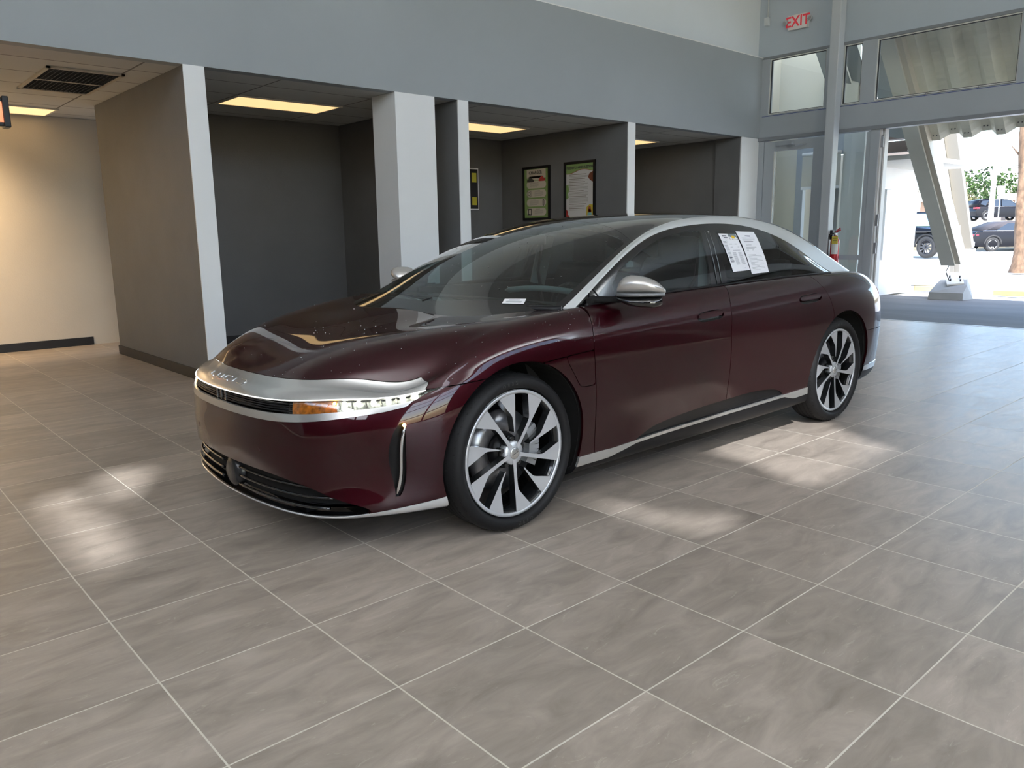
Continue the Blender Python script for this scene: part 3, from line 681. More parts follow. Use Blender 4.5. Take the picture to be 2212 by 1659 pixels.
t = empty('leaning_steel_leg', (15.8, 5.50, .66), 0, 'grey leaning steel leg standing nearest outside the doorway over the concrete base', 'steel leg')
dl = Vector((-.689, 0, .724))
MB().beam((0, 0, 0), dl*5.2, .24, .10, up=(1, 0, 1)).build('web', m_steel, t)
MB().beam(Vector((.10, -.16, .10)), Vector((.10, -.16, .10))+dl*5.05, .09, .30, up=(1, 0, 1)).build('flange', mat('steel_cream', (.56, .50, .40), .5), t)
MB().beam(Vector((.17, -.24, .15))+dl*2.9, Vector((.17, -.24, .15))+dl*5.1, .08, .10, up=(1, 0, 1)).build('side_angle', mat('steel_pale', (.52, .49, .42), .5), t)
MB().beam(dl*2.75+Vector((.12, -.02, .1)), dl*3.0+Vector((.42, -.22, .35)), .10, .28).build('bracket', m_brown, t)
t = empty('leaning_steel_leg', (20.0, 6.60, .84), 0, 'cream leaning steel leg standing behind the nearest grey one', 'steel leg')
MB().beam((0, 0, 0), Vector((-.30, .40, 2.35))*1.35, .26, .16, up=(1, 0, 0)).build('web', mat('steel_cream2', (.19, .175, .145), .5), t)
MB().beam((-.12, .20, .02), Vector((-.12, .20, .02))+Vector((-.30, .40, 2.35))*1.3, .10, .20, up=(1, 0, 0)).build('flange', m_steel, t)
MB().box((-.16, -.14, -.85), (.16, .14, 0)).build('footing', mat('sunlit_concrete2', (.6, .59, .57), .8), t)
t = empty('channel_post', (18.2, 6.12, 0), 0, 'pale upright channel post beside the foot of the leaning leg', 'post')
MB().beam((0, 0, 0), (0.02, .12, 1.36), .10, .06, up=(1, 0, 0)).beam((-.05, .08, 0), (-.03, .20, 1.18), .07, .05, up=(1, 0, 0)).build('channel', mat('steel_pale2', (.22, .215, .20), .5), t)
t = empty('concrete_base', (15.95, 5.45, 0), 0, 'low wedge shaped concrete base with a steel plate, outside the doorway', 'concrete base')
b_ = MB(); V = [b_.bm.verts.new(p) for p in ((-.28, .32, 0), (-.23, -.27, 0), (.12, -.33, 0), (1.35, .10, 0), (1.35, .62, 0), (-.26, .31, .13), (-.21, -.26, .13), (.02, -.24, .26), (1.1, .12, .44), (1.1, .50, .44))]
for q in ((0, 1, 6, 5), (1, 2, 7, 6), (2, 3, 8, 7), (3, 4, 9, 8), (4, 0, 5, 9), (5, 6, 7, 9), (7, 8, 9), (0, 4, 3, 2, 1)): b_.bm.faces.new([V[i] for i in q])
b_.build('block', mat('base_concrete', (.24, .245, .235), .8, noise=(3, .1)), t)
MB().beam((.08, -.02, .27), (.40, .12, .36), .28, .03, up=(-.3, 0, 1)).build('base_plate', mat('plate_pale', (.60, .58, .52), .6), t)
for p in ((.14, -.08, .32), (.16, .10, .32), (.33, .0, .37), (.34, .18, .37)): MB().tube([p, (p[0], p[1], p[2]+.05)], .014, 8).build('bolt', m_black, t)
MB().tube([(.10, .10, .33), (.06, .16, .50), (-.05, .06, .66), (-.12, .05, .78)], .008, 6).build('cable', m_black, t)
for i, (x, y, L, r, lb) in enumerate(((17.5, 4.45, 1.5, -1.52, 'tan timber wheel stop lying right of the concrete base'), (17.98, 6.62, .55, -1.1, 'short tan timber wheel stop lying left behind the concrete base'))):
    t = empty('wheel_stop', (x, y, 0), r, lb, 'wheel stop')
    MB().box((-L/2, -.07, -.01), (L/2, .07, .09), 0, .012).build('timber', mat('tan_timber', (.48, .33, .16), .8, noise=(3, .2)), t)

# tree trunk at the right edge
def trunk():
    t = empty('tree', (26.43, 7.30, 0), 0, 'pale scaly trunk of a nearby tree rising at the right edge of the parking lot', 'tree')
    rnd = random.Random(3); pts = [Vector((.02*k+.05*math.sin(k*.7), .02*k, .25*k)) for k in range(20)]
    mb = MB(); seg = 14; rings = []
    for k, p in enumerate(pts):
        r0 = .13+.12*math.exp(-k*.7)-.002*k
        rings.append([mb.bm.verts.new(p+Vector((math.cos(a), math.sin(a), 0))*r0*(1+rnd.uniform(-.13, .13))) for a in [2*math.pi*q/seg for q in range(seg)]])
    for A, B in zip(rings, rings[1:]):
        for q in range(seg): mb.bm.faces.new((A[q], A[(q+1) % seg], B[(q+1) % seg], B[q])).smooth = True
    mb.build('bark', mat('bark', (.13, .082, .05), .9, noise=(9, .6, (1, 1, .5)), bump=(14, .9)), t)
    MB().tube([pts[8], pts[8]+Vector((.1, -.3, .35)), pts[8]+Vector((.15, -.5, .9))], [.05, .035, .015], 8).tube([pts[13], pts[13]+Vector((-.1, .3, .4))], [.04, .01], 8).build('branch', MATS['bark'], t)
trunk()

# background vehicles -------------------------------------------------
m_blk = mat('black_car_paint', (.003, .0035, .006), .35, spec=.22)
m_wgl = mat('car_window_dark', (.02, .03, .045), .08, spec=.35)
m_tyre = mat('bg_tyre', (.02, .02, .02), .7)
m_rim = mat('bg_rim', (.62, .63, .65), .25, metal=.8)
m_chr = mat('bright_trim', (.75, .76, .78), .15, metal=.9)
def vehicle(name, loc, rz, label, cat, L, W, lower, upper, wins, wx, wr, rimmat=m_rim, roofmat=None, tail=None, head=None, chrome=True, spare=False, inset=.13):
    """local +x = forward. lower/upper/wins are (x,z) outlines, wx wheel centres, all in metres"""
    t = empty(name, loc, rz, label, cat)
    def side(u, v, k, w=W/2, tap=0): return Vector((u, (w if k else -w), v))
    mb = MB(); mb.prism(lower, lambda u, v, k: Vector((u, (1 if k else -1)*(W/2-(.05 if v > .9 else 0)), v)))
    es = [e for e in mb.bm.edges]; bmesh.ops.bevel(mb.bm, geom=es, offset=.035, segments=3, affect='EDGES', profile=.6)
    mb.build('body', m_blk, t, smooth=True)
    zb = min(v for u, v in upper); zt = max(v for u, v in upper)
    mb = MB(); mb.prism(upper, lambda u, v, k: Vector((u, (1 if k else -1)*(W/2-.06-inset*(v-zb)/(zt-zb)), v)))
    bmesh.ops.bevel(mb.bm, geom=[e for e in mb.bm.edges], offset=.03, segments=3, affect='EDGES')
    mb.build('cabin', roofmat or m_blk, t, smooth=True)
    for wpoly in wins:
        for s in (-1, 1):
            m2 = MB(); m2.poly([Vector((u, s*(W/2-.052-inset*(v-zb)/(zt-zb)), v)) for u, v in (wpoly if s > 0 else wpoly[::-1])])
            m2.build('side_window', m_wgl, t, fix=False)
    if chrome:
        for s in (-1, 1):
            w0 = wins[0]; m2 = MB(); pl_ = [Vector((u, s*(W/2-.050-inset*(v-zb)/(zt-zb)), v)) for u, v in chrome]; m2.tube(pl_, .018, 6); m2.build('window_trim', m_chr, t)
    for x in wx:
        for s in (-1, 1):
            w = MB().lathe([(wr*.62, s*(W/2-.24)), (wr*.93, s*(W/2-.24)), (wr, s*(W/2-.20)), (wr, s*(W/2-.03)), (wr*.93, s*(W/2+.012)), (wr*.66, s*(W/2+.012)), (wr*.62, s*(W/2-.03))], 28, 'y', (x, 0, wr), closed=True)
            wo = w.build('wheel', m_tyre, t)
            r_ = MB()
            for k in range(10):
                a = 2*math.pi*k/10; r_.beam((x, s*(W/2-.02), wr), (x+math.cos(a)*wr*.62, s*(W/2-.02), wr+math.sin(a)*wr*.62), .05, .02, up=(0, 1, 0))
            r_.lathe([(wr*.60, s*(W/2-.03)), (wr*.64, s*(W/2-.03)), (wr*.64, s*(W/2)), (wr*.60, s*(W/2))], 28, 'y', (x, 0, wr), closed=True)
            r_.build('rim', rimmat, wo)
            ar = MB(); arc = [Vector((x+math.cos(a)*(wr+.06), s*(W/2-.005), wr+math.sin(a)*(wr+.06))) for a in [math.pi*q/12 for q in range(13)]]
            ar.tube(arc, .045, 6); ar.build('arch_lip', m_tyre, t)
    for s in (-1, 1):
        if head: MB().box((head[0]-.05, s*W/2*.62-.16, head[1]-.07), (head[0]+.03, s*W/2*.62+.16, head[1]+.07), 0, .02).build('headlight', mat('bg_headlight', (.8, .8, .78), .2), t)
        if tail: MB().box((tail[0]-.04, s*(W/2-.20)-.17, tail[1]-.06), (tail[0]+.30, s*(W/2-.20)+.205, tail[1]+.06), 0, .02).build('tail_light', mat('bg_tail', (.55, .02, .04), .2), t)
        MB().sphere((upper[0][0]-.15, s*(W/2+.06), zb+.06), .11, 10, 8, (.7, 1, .75)).build('mirror', m_blk, t)
    return t
RZ = math.atan2(-.667, .745)
# sport utility vehicle on the raised road, facing right
vehicle('suv', (73.2, 22.05, 1.90), RZ, 'black sport utility vehicle on the raised road in front of the trees', 'suv', 4.9, 1.95,
        [(-2.35, .40), (-2.42, .75), (-2.30, 1.08), (-2.0, 1.12), (1.15, 1.08), (2.1, .98), (2.42, .80), (2.40, .38), (1.9, .28), (-1.9, .28)],
        [(1.20, 1.06), (.35, 1.62), (-.2, 1.74), (-1.5, 1.72), (-2.10, 1.60), (-2.33, 1.08)],
        [[(1.0, 1.12), (.32, 1.58), (-.35, 1.66), (-.35, 1.12)], [(-.42, 1.12), (-.42, 1.66), (-1.1, 1.64), (-1.35, 1.12)], [(-1.62, 1.18), (-1.35, 1.60), (-1.9, 1.56), (-2.05, 1.30)]],
        (-1.49, 1.49), .38, tail=(-2.40, 1.0), head=(2.36, .78), chrome=[(1.15, 1.09), (.34, 1.62), (-.3, 1.70), (-1.1, 1.68), (-1.45, 1.10), (1.1, 1.09)])
vehicle('convertible', (43.75, 12.53, .20), RZ, 'black soft top convertible parked behind the jeep-like off-roader', 'car', 4.8, 1.85,
        [(-2.35, .35), (-2.40, .70), (-2.2, .95), (-.9, .98), (1.0, .95), (2.2, .80), (2.4, .60), (2.35, .25), (1.9, .22), (-1.9, .22)],
        [(1.15, .93), (.40, 1.36), (-.1, 1.42), (-.8, 1.40), (-1.9, .97)],
        [[(.95, .98), (.38, 1.30), (-.15, 1.35), (-.15, .98)], [(-.22, .98), (-.22, 1.34), (-.7, 1.32), (-1.25, 1.0)]],
        (-1.42, 1.42), .34, roofmat=mat('soft_top', (.05, .045, .05), .8), tail=(-2.38, .75), head=(2.33, .62), chrome=[(1.1, .955), (-1.9, .975)])
# off-road vehicle, three-quarter view
jd = Vector((36.03-33.18, 11.62-12.39)).normalized(); hz = math.atan2(-jd.x*1.0, jd.y) if False else math.atan2(jd.y, jd.x)-math.pi/2
# its axle runs away from us, heading turned towards the right
AX = Vector((1.0, -.30)).normalized(); hd = Vector((AX.y, -AX.x)); hz = math.atan2(hd.y, hd.x)
c = Vector((33.18, 12.39))+AX*.80-hd*1.5
vehicle('off_road_vehicle', (c.x, c.y, .17), hz, 'dark blue-black boxy off-road vehicle with orange indicator, half hidden by the white wall', 'off-roader', 4.3, 1.80,
        [(-2.0, .60), (-2.05, 1.15), (.75, 1.20), (1.95, 1.12), (2.0, .95), (2.0, .62), (1.2, .55), (-1.2, .55)],
        [(.78, 1.15), (.50, 1.82), (-2.0, 1.84), (-2.05, 1.15)],
        [[(.60, 1.22), (.40, 1.74), (-.3, 1.74), (-.3, 1.22)], [(-.4, 1.22), (-.4, 1.74), (-1.1, 1.74), (-1.1, 1.22)], [(-1.2, 1.22), (-1.2, 1.74), (-1.9, 1.74), (-1.9, 1.22)]],
        (-1.45, 1.5), .43, rimmat=mat('dark_rim', (.08, .08, .09), .3, metal=.8), head=None, chrome=False, inset=.05)
JP = [o for o in COL.objects if o.name.startswith('off_road_vehicle')][0]
MB().poly([(.80, -.74, 1.24), (.80, .74, 1.24), (.56, .70, 1.74), (.56, -.70, 1.74)]).build('windscreen', mat('blue_glass', (.16, .30, .50), .1, spec=.8), JP, fix=False)
MB().box((1.97, -.55, .72), (2.03, .55, 1.10), 0, .01).build('grille', mat('grille_silver', (.6, .6, .62), .3, metal=.5), JP)
g = MB()
for k in range(7): g.box((2.03, -.36+.11*k, .78), (2.036, -.31+.11*k, 1.04))
g.build('grille_slots', m_black, JP)
MB().box((2.0, -.88, .42), (2.32, .88, .62), 0, .04).build('bumper', mat('bumper_silver', (.45, .45, .47), .3, metal=.7), JP)
for s in (-1, 1):
    MB().lathe([(.001, 2.04), (.10, 2.045), (.105, 1.98)], 18, 'x', (0, s*.55, .92)).build('headlight', mat('bg_headlight', (.8, .8, .78), .2), JP)
    MB().box((1.55, s*.90-.09, 1.0), (2.05, s*.90+.09, 1.06), 0, .02).box((.9, s*.90-.09, .98), (1.55, s*.90+.09, 1.06), 0, .02).build('fender', m_tyre, JP)
    MB().box((2.0, s*.88-.06, .93), (2.06, s*.88+.10, 1.0), 0, .01).build('indicator', mat('amber_lens', (.9, .35, .02), .2, emit=(1, .35, 0), estr=.4), JP)

# far buildings, pole, sign, wires, trees
def far_building(loc, rz, L, H, label, wallc, roofc, fas=.5, cols=()):
    t = empty('building', loc, rz, label, 'building')
    MB().box((0, 0, 0), (L, 6, H)).build('wall', wallc, t)
    MB().box((-.6, -1.0, H), (L+.6, 6.4, H+fas)).build('roof', roofc, t)
    for (x, w_) in cols: MB().box((x, -.9, 0), (x+w_, -.6, H)).build('column', mat('far_white', (.78, .76, .74), .7), t)
    return t
m_far = mat('far_grey', (.26, .275, .285), .7); m_tan = mat('far_tan', (.24, .165, .12), .8)
far_building((105.9, 35.7, 1.5), math.atan2(-3.7, 4.35), 14.0, 2.0, 'long low pale building with a flat grey roof behind the road', mat('far_pale', (.30, .27, .25), .8), m_far, .95)
far_building((98.6, 28.9, 1.5), math.atan2(-.9, .35), 5.0, 2.75, 'tan building with a white flat roof at the right edge behind the road', m_tan, mat('far_white', (.78, .76, .74), .7), .7, ((.6, .3), (2.0, .3)))
far_building((90.4, 36.4, 1.5), math.atan2(-.8, .90), 4.2, 2.7, 'tan building with white columns seen between the white wall and the steel leg', m_tan, mat('far_white', (.78, .76, .74), .7), .8, ((.9, .3), (2.6, .5)))
t = empty('light_pole', (59.1, 18.25, 1.3), 0, 'thick white light pole in front of the trees', 'pole')
MB().tube([(0, 0, 0), (.25, .10, 4.35)], [.18, .13], 12).build('shaft', m_white, t)
MB().tube([(0, 0, -.2), (0, 0, .25)], .28, 12).build('base', m_white, t)
t = empty('road_sign', (66.4, 20.0, 1.75), 0, 'rectangular road sign seen from the back on a thin post', 'road sign')
MB().tube([(0, 0, 0), (.1, .05, 2.4)], .04, 8).build('post', mat('post_grey', (.45, .46, .46), .5), t)
MB().beam((.05, .0, 1.95), (.05, .0, 2.60), .50, .03, up=(.9, .35, 0)).build('sign_plate', mat('sign_back', (.50, .52, .50), .5), t)
wr = MB()
for za, zb in ((5.54, 6.05), (5.33, 5.88)): wr.tube([(61.0, 28.3, za-.75), (67.06, 23.08, za), (70.75, 19.9, zb), (78, 13.6, zb+1.0)], .022, 5)
tag(wr.build('power_line', m_black), 'pair of thin dark overhead wires crossing in front of the trees', 'wire')
def tree(x, y, z0, h, r, col, label, seed):
    rnd = random.Random(seed); t = empty('tree', (x, y, z0), 0, label, 'tree')
    MB().tube([(0, 0, 0), (.1, 0, h*.5), (0, .1, h*.8)], [.22, .15, .06], 8).build('trunk', mat('bark_far', (.20, .15, .11), .9), t)
    mb = MB(); N = 420
    for k in range(N):
        a = rnd.uniform(0, 6.283); u = rnd.uniform(-1, 1); q = rnd.uniform(.55, 1.0); s = math.sqrt(1-u*u)
        lob = 1+.22*math.sin(3*a+seed)+.15*math.sin(5*u*3+seed)
        c = Vector((math.cos(a)*s*r*q*lob, math.sin(a)*s*r*q*lob, h*.62+u*h*.40*q*lob)); e = rnd.uniform(.22, .5)*r*.28
        n = Vector((rnd.gauss(0, 1), rnd.gauss(0, 1), rnd.gauss(0, 1))).normalized(); a1 = n.orthogonal().normalized()*e; b1 = n.cross(a1)
        mb.poly([c-a1, c-b1*.8, c+a1, c+b1*.8]); mb.poly([c-n*e*.8, c-a1*.7, c+n*e*.8, c+a1*.7])
    mb.build('foliage', col, t, fix=False)
m_g1 = mat('leaf_green', (.045, .085, .022), .9, noise=(.8, .5)); m_g2 = mat('leaf_pale', (.12, .115, .055), .9, noise=(.8, .4)); m_g3 = mat('leaf_deep', (.030, .060, .022), .9, noise=(.8, .5))
for i, (x, y, h, r, m_, lb) in enumerate(((119.5, 46.8, 7.0, 2.6, m_g2, 'pale budding tree between the white wall and the steel leg'), (122.0, 43.0, 6.0, 2.6, m_g3, 'dark green tree just right of the leaning legs, its crown lowest'),
        (123.6, 41.6, 7.6, 2.7, m_g1, 'tall round green tree left of the white pole, highest of the row'), (125.6, 39.9, 7.2, 2.6, m_g3, 'deep green tree directly behind the white pole'), (127.5, 38.0, 6.9, 2.6, m_g1, 'bright green tree just right of the white pole'), (129.8, 35.8, 7.0, 2.5, m_g2, 'pale yellow-green budding tree at the right edge'), (121.2, 41.2, 4.3, 2.0, m_g2, 'low brownish bush below the tall round green tree'))):
    q_ = (1.03, 1.10, .97, 1.05, .97, 1.05, .80)[i]; tree(x*q_, y*q_, 2.0, h*q_, r*.86*q_, m_, lb, 10+i)

# ------------------------------------------------------------------ framed posters in the bay
def framed(name, X, yl, yr, zt, zb, label):
    """hangs on the plane x=X facing -x; yl = left edge (larger y)"""
    t = empty(name, (X, (yl+yr)/2, (zt+zb)/2), 0, label, 'poster'); w = (yl-yr)/2; h = (zt-zb)/2; fw = .035
    f = MB(); f.box((-.025, -w, -h), (0, w, -h+fw)).box((-.025, -w, h-fw), (0, w, h)).box((-.025, -w, -h+fw), (0, -w+fw, h-fw)).box((-.025, w-fw, -h+fw), (0, w, h-fw))
    f.build('frame', mat('frame_black', (.008, .008, .009), .35), t)
    return t, w-fw, h-fw
def pp(k): return lambda u, v: Vector((-.0125-.0008*k, -u, v))      # poster plane, u to the right, v up
def rrect(cx, cy, w, h, r, n=6):
    out = []
    for sx, sy, a0 in ((1, 1, 0), (-1, 1, 90), (-1, -1, 180), (1, -1, 270)):
        for k in range(n+1):
            a = math.radians(a0+90*k/n); out.append((cx+sx*(w/2-r)+r*math.cos(a), cy+sy*(h/2-r)+r*math.sin(a)))
    return out
def flat(mb, pts, k): mb.poly([pp(k)(*p) for p in pts])
P_GREEN = mat('poster_green', (.24, .36, .12), .5); P_CREAM = mat('poster_cream', (.62, .56, .46), .5); P_INK = mat('poster_ink', (.06, .055, .05), .6); P_TXT = mat('poster_text', (.30, .27, .23), .6)
P_WHITE = mat('poster_white', (.66, .64, .62), .5); P_RED = mat('poster_red', (.42, .04, .03), .5)
t, w, h = framed('framed_poster', 8.418, 9.09, 8.50, 2.30, 1.51, 'black framed green poster picturing two cars above cream text boxes')
m_ = MB(); flat(m_, [(-w, -h), (w, -h), (w, h), (-w, h)], 0); m_.build('sheet', P_GREEN, t, fix=False)
m_ = MB(); flat(m_, [(-w*.80, h*.62), (w*.78, h*.62), (w*.78, h*.98), (-w*.80, h*.98)], 1); flat(m_, rrect(-.02, h*.62, w*1.1, .06, .02), 1)
for k, cy in enumerate((.36, -.01, -.38, -.76)): flat(m_, rrect(.0, h*cy, w*1.62, h*.31, h*.15), 1)
m_.build('text_panels', P_CREAM, t, fix=False)
m_ = MB().text('CHARGER', .062, lambda u, v: pp(2)(u-.02, v+h*.84), bold=.002); m_.build('title', P_INK, t, fix=False)
m_ = MB()
for k, cy in enumerate((.36, -.01, -.38, -.76)):
    x0 = (-.14, -.04, -.14, -.04)[k]
    for q in range(5): flat(m_, [(x0, h*cy+.022-.014*q), (x0+.19-.03*(q == 4), h*cy+.022-.014*q), (x0+.19-.03*(q == 4), h*cy+.026-.014*q), (x0, h*cy+.026-.014*q)], 3)
    flat(m_, [(x0+.02, h*cy+.036), (x0+.12, h*cy+.036), (x0+.12, h*cy+.043), (x0+.02, h*cy+.043)], 3)
m_.build('text_lines', P_TXT, t, fix=False)
car_ = [(-.09, -.03), (-.085, 0), (-.05, .012), (-.03, .035), (.02, .038), (.05, .012), (.085, .0), (.09, -.03), (.06, -.034), (-.06, -.034)]
for nm_, pl_ in (('dark_car_picture', [(x*.85-.125, y*1.0+h*.56) for x, y in car_]), ('plug_picture', rrect(-.155, h*-.01, .085, .095, .01)), ('charger_picture', rrect(.155, h*-.38, .036, .10, .018)), ('building_picture', rrect(-.145, h*-.76, .085, .095, .006))):
    m_ = MB(); flat(m_, pl_, 4); m_.build(nm_, P_INK, t, fix=False)
m_ = MB(); flat(m_, [(x*.8+.125, y*1.0+h*.58) for x, y in car_], 4); m_.build('red_car_picture', P_RED, t, fix=False)
m_ = MB(); flat(m_, rrect(-.155, h*-.01, .072, .082, .008), 5); flat(m_, rrect(.155, h*-.38, .012, .08, .006), 5); flat(m_, rrect(-.155, h*-.76, .02, .06, .004), 5); flat(m_, rrect(-.128, h*-.76, .02, .07, .004), 5); m_.build('picture_insets', P_CREAM, t, fix=False)
m_ = MB(); ring = [(-.155+.022*math.cos(a), h*-.01+.026*math.sin(a)) for a in [math.pi*2*k/14 for k in range(14)]]
for k in range(14): a, b = ring[k], ring[(k+1) % 14]; m_.beam(pp(6)(*a), pp(6)(*b), .006, .001, up=(1, 0, 0))
m_.build('round_symbol', P_INK, t, fix=False)

t, w, h = framed('framed_poster', 8.418, 8.20, 7.60, 2.31, 1.48, 'black framed white FREQUENTLY ASKED QUESTIONS poster on the bay wall')
m_ = MB(); flat(m_, [(-w, -h), (w, -h), (w, h), (-w, h)], 0); m_.build('sheet', P_WHITE, t, fix=False)
wave = [(-w+2*w*k/16, h*.70+.022*math.sin(k/16*2*math.pi-2.2)+.02*k/16) for k in range(17)]
m_ = MB(); flat(m_, [(-w, h)]+wave+[(w, h)], 1); flat(m_, [(-w, h*-.28), (-w+.05, h*-.22), (-w+.035, h*-.08), (-w+.06, h*.05), (-w+.045, h*.2), (-w+.05, h*.26), (-w, h*.24)], 1); m_.build('green_shapes', P_GREEN, t, fix=False)
m_ = MB(); m_.tube([pp(2)(*p) for p in wave], .003, 5); m_.build('red_wave_line', P_RED, t, fix=False)
m_ = MB(); flat(m_, [(-w, -h), (-w+.07, -h), (-w+.06, -h*.86), (-w+.035, -h*.88), (-w+.03, -h*.72), (-w, -h*.66)], 2); m_.build('red_shape', P_RED, t, fix=False)
MB().text('FREQUENTLY ASKED QUESTIONS', .036, lambda u, v: pp(3)(u*.95, v*1.25+h*.86), bold=.0015).build('title', P_INK, t, fix=False)
m_ = MB(); y = h*.60
for blk in (2, 1, 1, 3, 3, 5, 2, 1):
    flat(m_, [(-w*.78, y), (w*(.3+.1*(blk % 3)), y), (w*(.3+.1*(blk % 3)), y+.009), (-w*.78, y+.009)], 4); y -= .020
    for q in range(blk): flat(m_, [(-w*.78, y), (w*(.62 if y > -h*.5 else .38), y), (w*(.62 if y > -h*.5 else .38), y+.004), (-w*.78, y+.004)], 4); y -= .0155
    y -= .010
m_.build('text_lines', P_TXT, t, fix=False)
m_ = MB(); flat(m_, [(w*.72, h*.62), (w, h*.70), (w, h*.30), (w*.86, h*.34), (w*.70, h*.42), (w*.62, h*.50)], 5); m_.build('hand_picture', mat('poster_brown', (.20, .06, .03), .5), t, fix=False)
m_ = MB(); flat(m_, [(w*.5, -h*.95), (w, -h*.95), (w, -h*.52), (w*.75, -h*.50), (w*.52, -h*.60)], 5); m_.build('yellow_shape', mat('poster_yellow', (.60, .45, .05), .5), t, fix=False)
m_ = MB(); flat(m_, rrect(w*.75, -h*.68, .05, .085, .024), 6); flat(m_, rrect(w*.75, -h*.75, .066, .06, .02), 6); m_.build('person_picture', mat('poster_orange', (.45, .12, .05), .5), t, fix=False)
m_ = MB(); flat(m_, [(w*.58, -h*.93), (w*.92, -h*.93), (w*.88, -h*.80), (w*.62, -h*.80)], 7); m_.build('shirt_picture', mat('poster_teal', (.18, .42, .42), .5), t, fix=False)
t = empty('framed_notice', (7.72, 9.59, 1.99), 0, 'narrow dark notice with yellow patches in a white frame, partly hidden by the white post', 'notice')
MB().box((-.19, -.02, -.31), (.195, 0, .31)).build('frame', m_white, t)
MB().box((-.18, -.024, -.295), (.18, -.021, .295)).build('sheet', mat('notice_dark', (.02, .02, .022), .4), t)
MB().box((.06, -.027, .10), (.15, -.025, .24)).box((.06, -.027, -.24), (.15, -.025, -.12)).build('yellow_patches', mat('notice_yellow', (.55, .50, .05), .5), t)
# ------------------------------------------------------------------ the car
# car coordinates: x rearwards from the front axle, y towards the driver's side, z up
CAR = empty('car', (2.20482, 3.38688, 0), -.00121, 'glossy burgundy sedan with silver roof rails and twin-spoke alloy wheels parked on the tiles', 'car')
m_paint = None
def paint_material():
    m = bpy.data.materials.new('burgundy_paint'); m.use_nodes = True; n = m.node_tree.nodes; l = m.node_tree.links; b = n['Principled BSDF']
    b.inputs['Metallic'].default_value = .6; b.inputs['Roughness'].default_value = .42
    b.inputs['Coat Weight'].default_value = 1; b.inputs['Coat Roughness'].default_value = .015; b.inputs['Coat IOR'].default_value = 1.48
    b.inputs['Base Color'].default_value = (.030, .0011, .0042, 1)
    b.inputs['Specular IOR Level'].default_value = .08
    return m
m_paint = paint_material()
m_silver = mat('rail_silver', (.74, .77, .77), .30, metal=.35, coat=.6)
m_satin = mat('satin_silver', (.60, .60, .59), .24, metal=.75, coat=.5)
m_chrome = mat('car_chrome', (.80, .81, .82), .08, metal=1.)
m_gloss = mat('gloss_black', (.006, .006, .007), .08, coat=1.)
m_trim = mat('satin_black', (.009, .009, .010), .40, spec=.25)
m_liner = mat('shell_black', (.004, .004, .004), .9)
m_ws = glass('windscreen_glass', (.50, .60, .60), 1.5)
m_sg = glass('side_glass', (.30, .38, .38), 1.7)

def to_mesh(name, A, F, material, parent, lip=0.0, smooth=True):
    """car-space panel -> object, with an inward lip along its open edge"""
    P = A[:, :3].copy(); N = A[:, 3:6].copy(); N /= np.maximum(np.linalg.norm(N, axis=1, keepdims=True), 1e-9)
    faces = [tuple(f) for f in F]; V = [tuple(p) for p in P]; NN = [tuple(q) for q in N]
    if lip > 0:
        cnt = {}
        for f in faces:
            for i in range(len(f)):
                a, b = f[i], f[(i+1) % len(f)]; k = (a, b) if a < b else (b, a); cnt.setdefault(k, []).append((a, b))
        new = {}
        for k, lst in cnt.items():
            if len(lst) != 1: continue
            a, b = lst[0]
            if abs(P[a][1]) < 1e-6 and abs(P[b][1]) < 1e-6: continue
            e = P[b]-P[a]; nn = N[a]+N[b]; out = np.cross(e, nn); L = np.linalg.norm(out)
            if L < 1e-12: continue
            out = out/L; i0 = len(V)
            V += [tuple(P[a]), tuple(P[b]), tuple(P[b]-N[b]*lip), tuple(P[a]-N[a]*lip)]; NN += [tuple(out)]*4
            faces.append((i0+1, i0, i0+3, i0+2))
    V = [(x, -y, z) for x, y, z in V]; NN = [(x, -y, z) for x, y, z in NN]; faces = [f[::-1] for f in faces]
    me = bpy.data.meshes.new(name); me.from_pydata(V, [], faces)
    if smooth:
        me.polygons.foreach_set('use_smooth', [True]*len(me.polygons)); me.normals_split_custom_set_from_vertices(NN)
    return link_mesh(name, me, material, parent)
def mirror(M):
    A, F = M; A = A.copy(); A[:, 1] *= -1; A[:, 4] *= -1; return A, [f[::-1] for f in F]
def join(M1, M2):
    return np.concatenate([M1[0], M2[0]]), list(M1[1])+[tuple(i+len(M1[0]) for i in f) for f in M2[1]]
def cut(M, *fns):
    for f in fns: M = clip(M, f)
    return M
def both(M): return join(M, mirror(M))
def offset(M, d):
    A, F = M; A = A.copy(); A[:, :3] += A[:, 3:6]*d; return A, F
def carbuild(mb, name, m, parent=CAR, **k):
    """MB made in car coordinates"""
    for v in mb.bm.verts: v.co.y *= -1
    return mb.build(name, m, parent, **k)
def mirrored(make):
    for s in (1, -1): make(s)

S_, pu, pv = surface(body_net(), 24, 10, ('mir', 'mir'), ('ext', 'mir'), .5, 3)
S_ = smooth_bonnet(S_, pv)
LB = grid_mesh(S_, pu, pv, flip=True)
G_, gu_, gv_ = surface(green_net(), 20, 12, ('ext', 'ext'), ('ext', 'mir'), .7, 5)
GB = grid_mesh(G_, gu_, gv_, flip=True)
X = lambda A: A[:, 0]
Y = lambda A: A[:, 1]
Z = lambda A: A[:, 2]
U = lambda A: A[:, 6]
W = lambda A: A[:, 7]
XZ = lambda A: A[:, [0, 2]]
def arch(A, g=0):
    return np.minimum((np.hypot((X(A)-.035)/.392, (Z(A)-.352)/.408)-1)*.4, np.hypot(X(A)-2.985, Z(A)-.355)-.410)-g
def xcurve(pts):           # x of a near-vertical seam as a function of z
    p = np.array(sorted(map(tuple, pts))); return lambda A: X(A)-np.interp(Z(A), p[:, 0], p[:, 1])
def zcurve(pts):
    p = np.array(sorted(map(tuple, pts))); return lambda A: Z(A)-np.interp(X(A), p[:, 0], p[:, 1])
